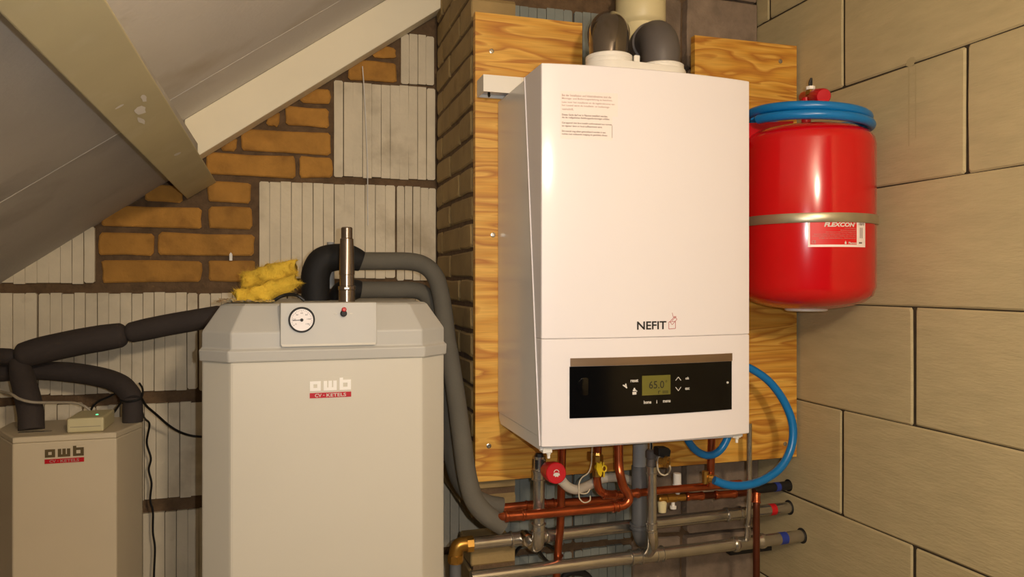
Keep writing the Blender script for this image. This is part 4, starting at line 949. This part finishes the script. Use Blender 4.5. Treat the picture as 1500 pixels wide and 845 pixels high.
# beige box with a green light, cables
bx = thing('junction_box', P(125, 634, 1.76), 'beige control box with green light on small boiler', 'box')
ax0, ax1 = P(97.5, 630, 1.735).x, P(152, 630, 1.735).x
b_ = MB(); b_.box((ax0, 1.735, SZ + .0005), (ax1, 1.84, SZ + .030)); b_.build('case', M_box, bx, bevel=.004)
b_ = MB(); b_.box((ax0 + .006, 1.7343, SZ + .0118), (ax1 - .006, 1.737, SZ + .0128)); b_.build('seam', M_gcable, bx)
q = P(143, 608.5, 1.775); b_ = MB(); b_.lathe((q.x, 1.77, SZ + .0298), (0, 0, 1), [(0, .0028), (.0012, .0028), (.002, .0015), (.0021, .0001)], 14); b_.build('green_light', M_led, bx, smooth=True)
b_ = MB(); b_.tube(path((133.5, 600, 1.83), (137, 594, 1.84), (146, 587, 1.86), (160, 581, 1.89), (176, 572, 1.92)), .0024, 8); b_.build('black_cable', M_cable, smooth=True, label='short black cable rising from the top of beige box', cat='cable')
b_ = MB(); b_.tube(path((165, 606, 1.838), (169, 601, 1.845), (174, 594, 1.86), (181, 585, 1.89)), .0024, 8); b_.build('black_cable', M_cable, smooth=True, label='short black cable at the right rear of beige box', cat='cable')
b_ = MB(); b_.tube(path((-130, 560, 1.90), (-40, 560, 1.86), (0, 573, 1.82), (16, 577, 1.79), (28, 584, 1.78), (48, 589, 1.78), (80, 589.5, 1.80), (108, 590, 1.82), (122, 594, 1.83), (132, 601, 1.832)), .003, 8); b_.build('grey_cable', M_gcable, smooth=True, label='pale grey cable sagging from the left to beige box', cat='cable')
b_ = MB(); b_.tube(path((207, 582, 1.83), (214, 594, 1.86), (230, 608, 1.90), (246, 622, 1.93), (262, 632, 1.95), (280, 638, 1.965), (300, 640, 1.97)), .0028, 8); b_.build('black_cable', M_cable, smooth=True, label='black cable sagging from the pipe bend to tall boiler', cat='cable')
b_ = MB(); b_.tube(path((205, 586, 1.84), (209, 606, 1.88), (213, 614, 1.93), (219, 622, 1.96), (215, 648, 1.985), (221, 671, 1.99), (218, 688, 1.99), (222, 708, 1.99), (220, 732, 1.99), (224, 749, 1.99), (224, 779, 1.99), (227, 803, 1.985), (225.5, 845, 1.98), (226, 900, 1.97)), .0024, 8); b_.build('black_cable', M_cable, smooth=True, label='wavy black cable hanging down the gap between the boilers', cat='cable')
b_ = MB(); q = P(48, 629, 1.79); b_.box((q.x - .02, 1.765, SZ + .0003), (q.x + .04, 1.775, SZ + .0015)); b_.build('metal_scrap', M_steel, label='thin metal strip lying at the foot of straight sleeve', cat='scrap')

# glass wool, foil scraps on the hood
def wool(name, label, spine, rx, seed):
    o = thing(name, min(spine, key=lambda p: p.z), label, 'glass wool', 'glass wool scraps')
    b = MB(); b.tube(spine, rx, 20, res=8)
    rr = random.Random(seed)
    c = [p.copy() for p in b.v]; nv = []
    mid = sum((p for p in c), Vector()) / len(c)
    for p in c:
        n_ = noise.fractal(p * 40 + Vector((seed, 0, 0)), 1.0, 2.0, 4) * .010
        d = Vector((noise.noise(p * 55 + Vector((seed, 5, 1))), noise.noise(p * 55 + Vector((3, seed, 7))), noise.noise(p * 55 + Vector((9, 2, seed)))))
        nv.append(p + d * .006 + (p - mid).normalized() * n_)
    b.v = nv
    for p in b.v: p.z = max(p.z, ZC - .0412)
    core = b.build('core', M_wool, o, smooth=True, angle=180)
    f = MB()
    for _ in range(4200):
        p = rr.choice(nv); d = Vector((rr.gauss(0, 1), rr.gauss(0, 1), rr.gauss(0, 1))).normalized()
        q = p + d * rr.uniform(.002, .013); s = d.orthogonal().normalized() * .0003
        if q.z < ZC - .041: continue
        f.add([p - s, p + s, q], [(0, 1, 2)])
    f.build('fibres', M_wool, o, kind='stuff')
wool('glass_wool', 'lower flat scrap of yellow glass wool on the hood', path((347, 434, 1.62), (365, 433, 1.63), (390, 427, 1.64), (415, 418, 1.64), (434, 409, 1.64)), [.011, .0155, .016, .016, .011], 3)
wool('glass_wool', 'upper torn roll of yellow glass wool on the hood', path((354, 411, 1.65), (370, 409, 1.655), (390, 402, 1.655), (415, 394, 1.655), (435, 391, 1.655)), [.012, .0165, .017, .019, .012], 8)
fo = MB(); nx, ny = 22, 7; rr = random.Random(4); q0 = P(318, 440, 1.53); q1 = P(402, 440, 1.53)
vs = []
for j in range(ny):
    for i in range(nx):
        vs.append((q0.x + (q1.x - q0.x) * i / (nx - 1) + rr.uniform(-.002, .002), 1.515 + j * .012 + rr.uniform(-.003, .003), ZC - .0405 + abs(rr.gauss(0, .0022)) + (.003 if i < 7 else 0) * (j > 1)))
fo.add(vs, [(j * nx + i, j * nx + i + 1, (j + 1) * nx + i + 1, (j + 1) * nx + i) for j in range(ny - 1) for i in range(nx - 1)])
fo.build('foil_scrap', M_foil, label='crumpled shiny film under the yellow glass wool', cat='scrap')
b_ = MB(); b_.tube(path((402, 440, 1.60), (412, 434, 1.60), (424, 431, 1.61), (436, 433, 1.62), (446, 440, 1.62)), .0035, 8); b_.build('black_cable', M_cable, smooth=True, label='dark cable arch between glass wool and black elbow', cat='cable')

# small things on the gable wall
b_ = MB(); q = P(338.5, 376, YG); b_.lathe((q.x, YG + .012, q.z), (0, -1, 0), [(0, .0035), (.02, .0035), (.021, .002)], 8); b_.prism([(q.x - .0035, q.z - .010), (q.x + .0035, q.z - .010), (q.x + .0035, q.z + .006), (q.x, q.z + .011), (q.x - .0035, q.z + .006)], 'y', YG - .010, YG - .004)
b_.build('wall_plug', M_plast, label='small white plastic plug stuck in the brick joint', cat='wall plug')
b_ = MB(); b_.tube(path((531, 97, 2.03), (533, 125, 2.035), (535, 160, 2.04), (537, 205, 2.04), (538.5, 250, 2.04), (538.5, 290, 2.04), (539, 330, 2.042)), .0014, 6); so = b_.build('string', M_caulk, smooth=True, label='thin white string hanging down the ribbed blocks', cat='string')
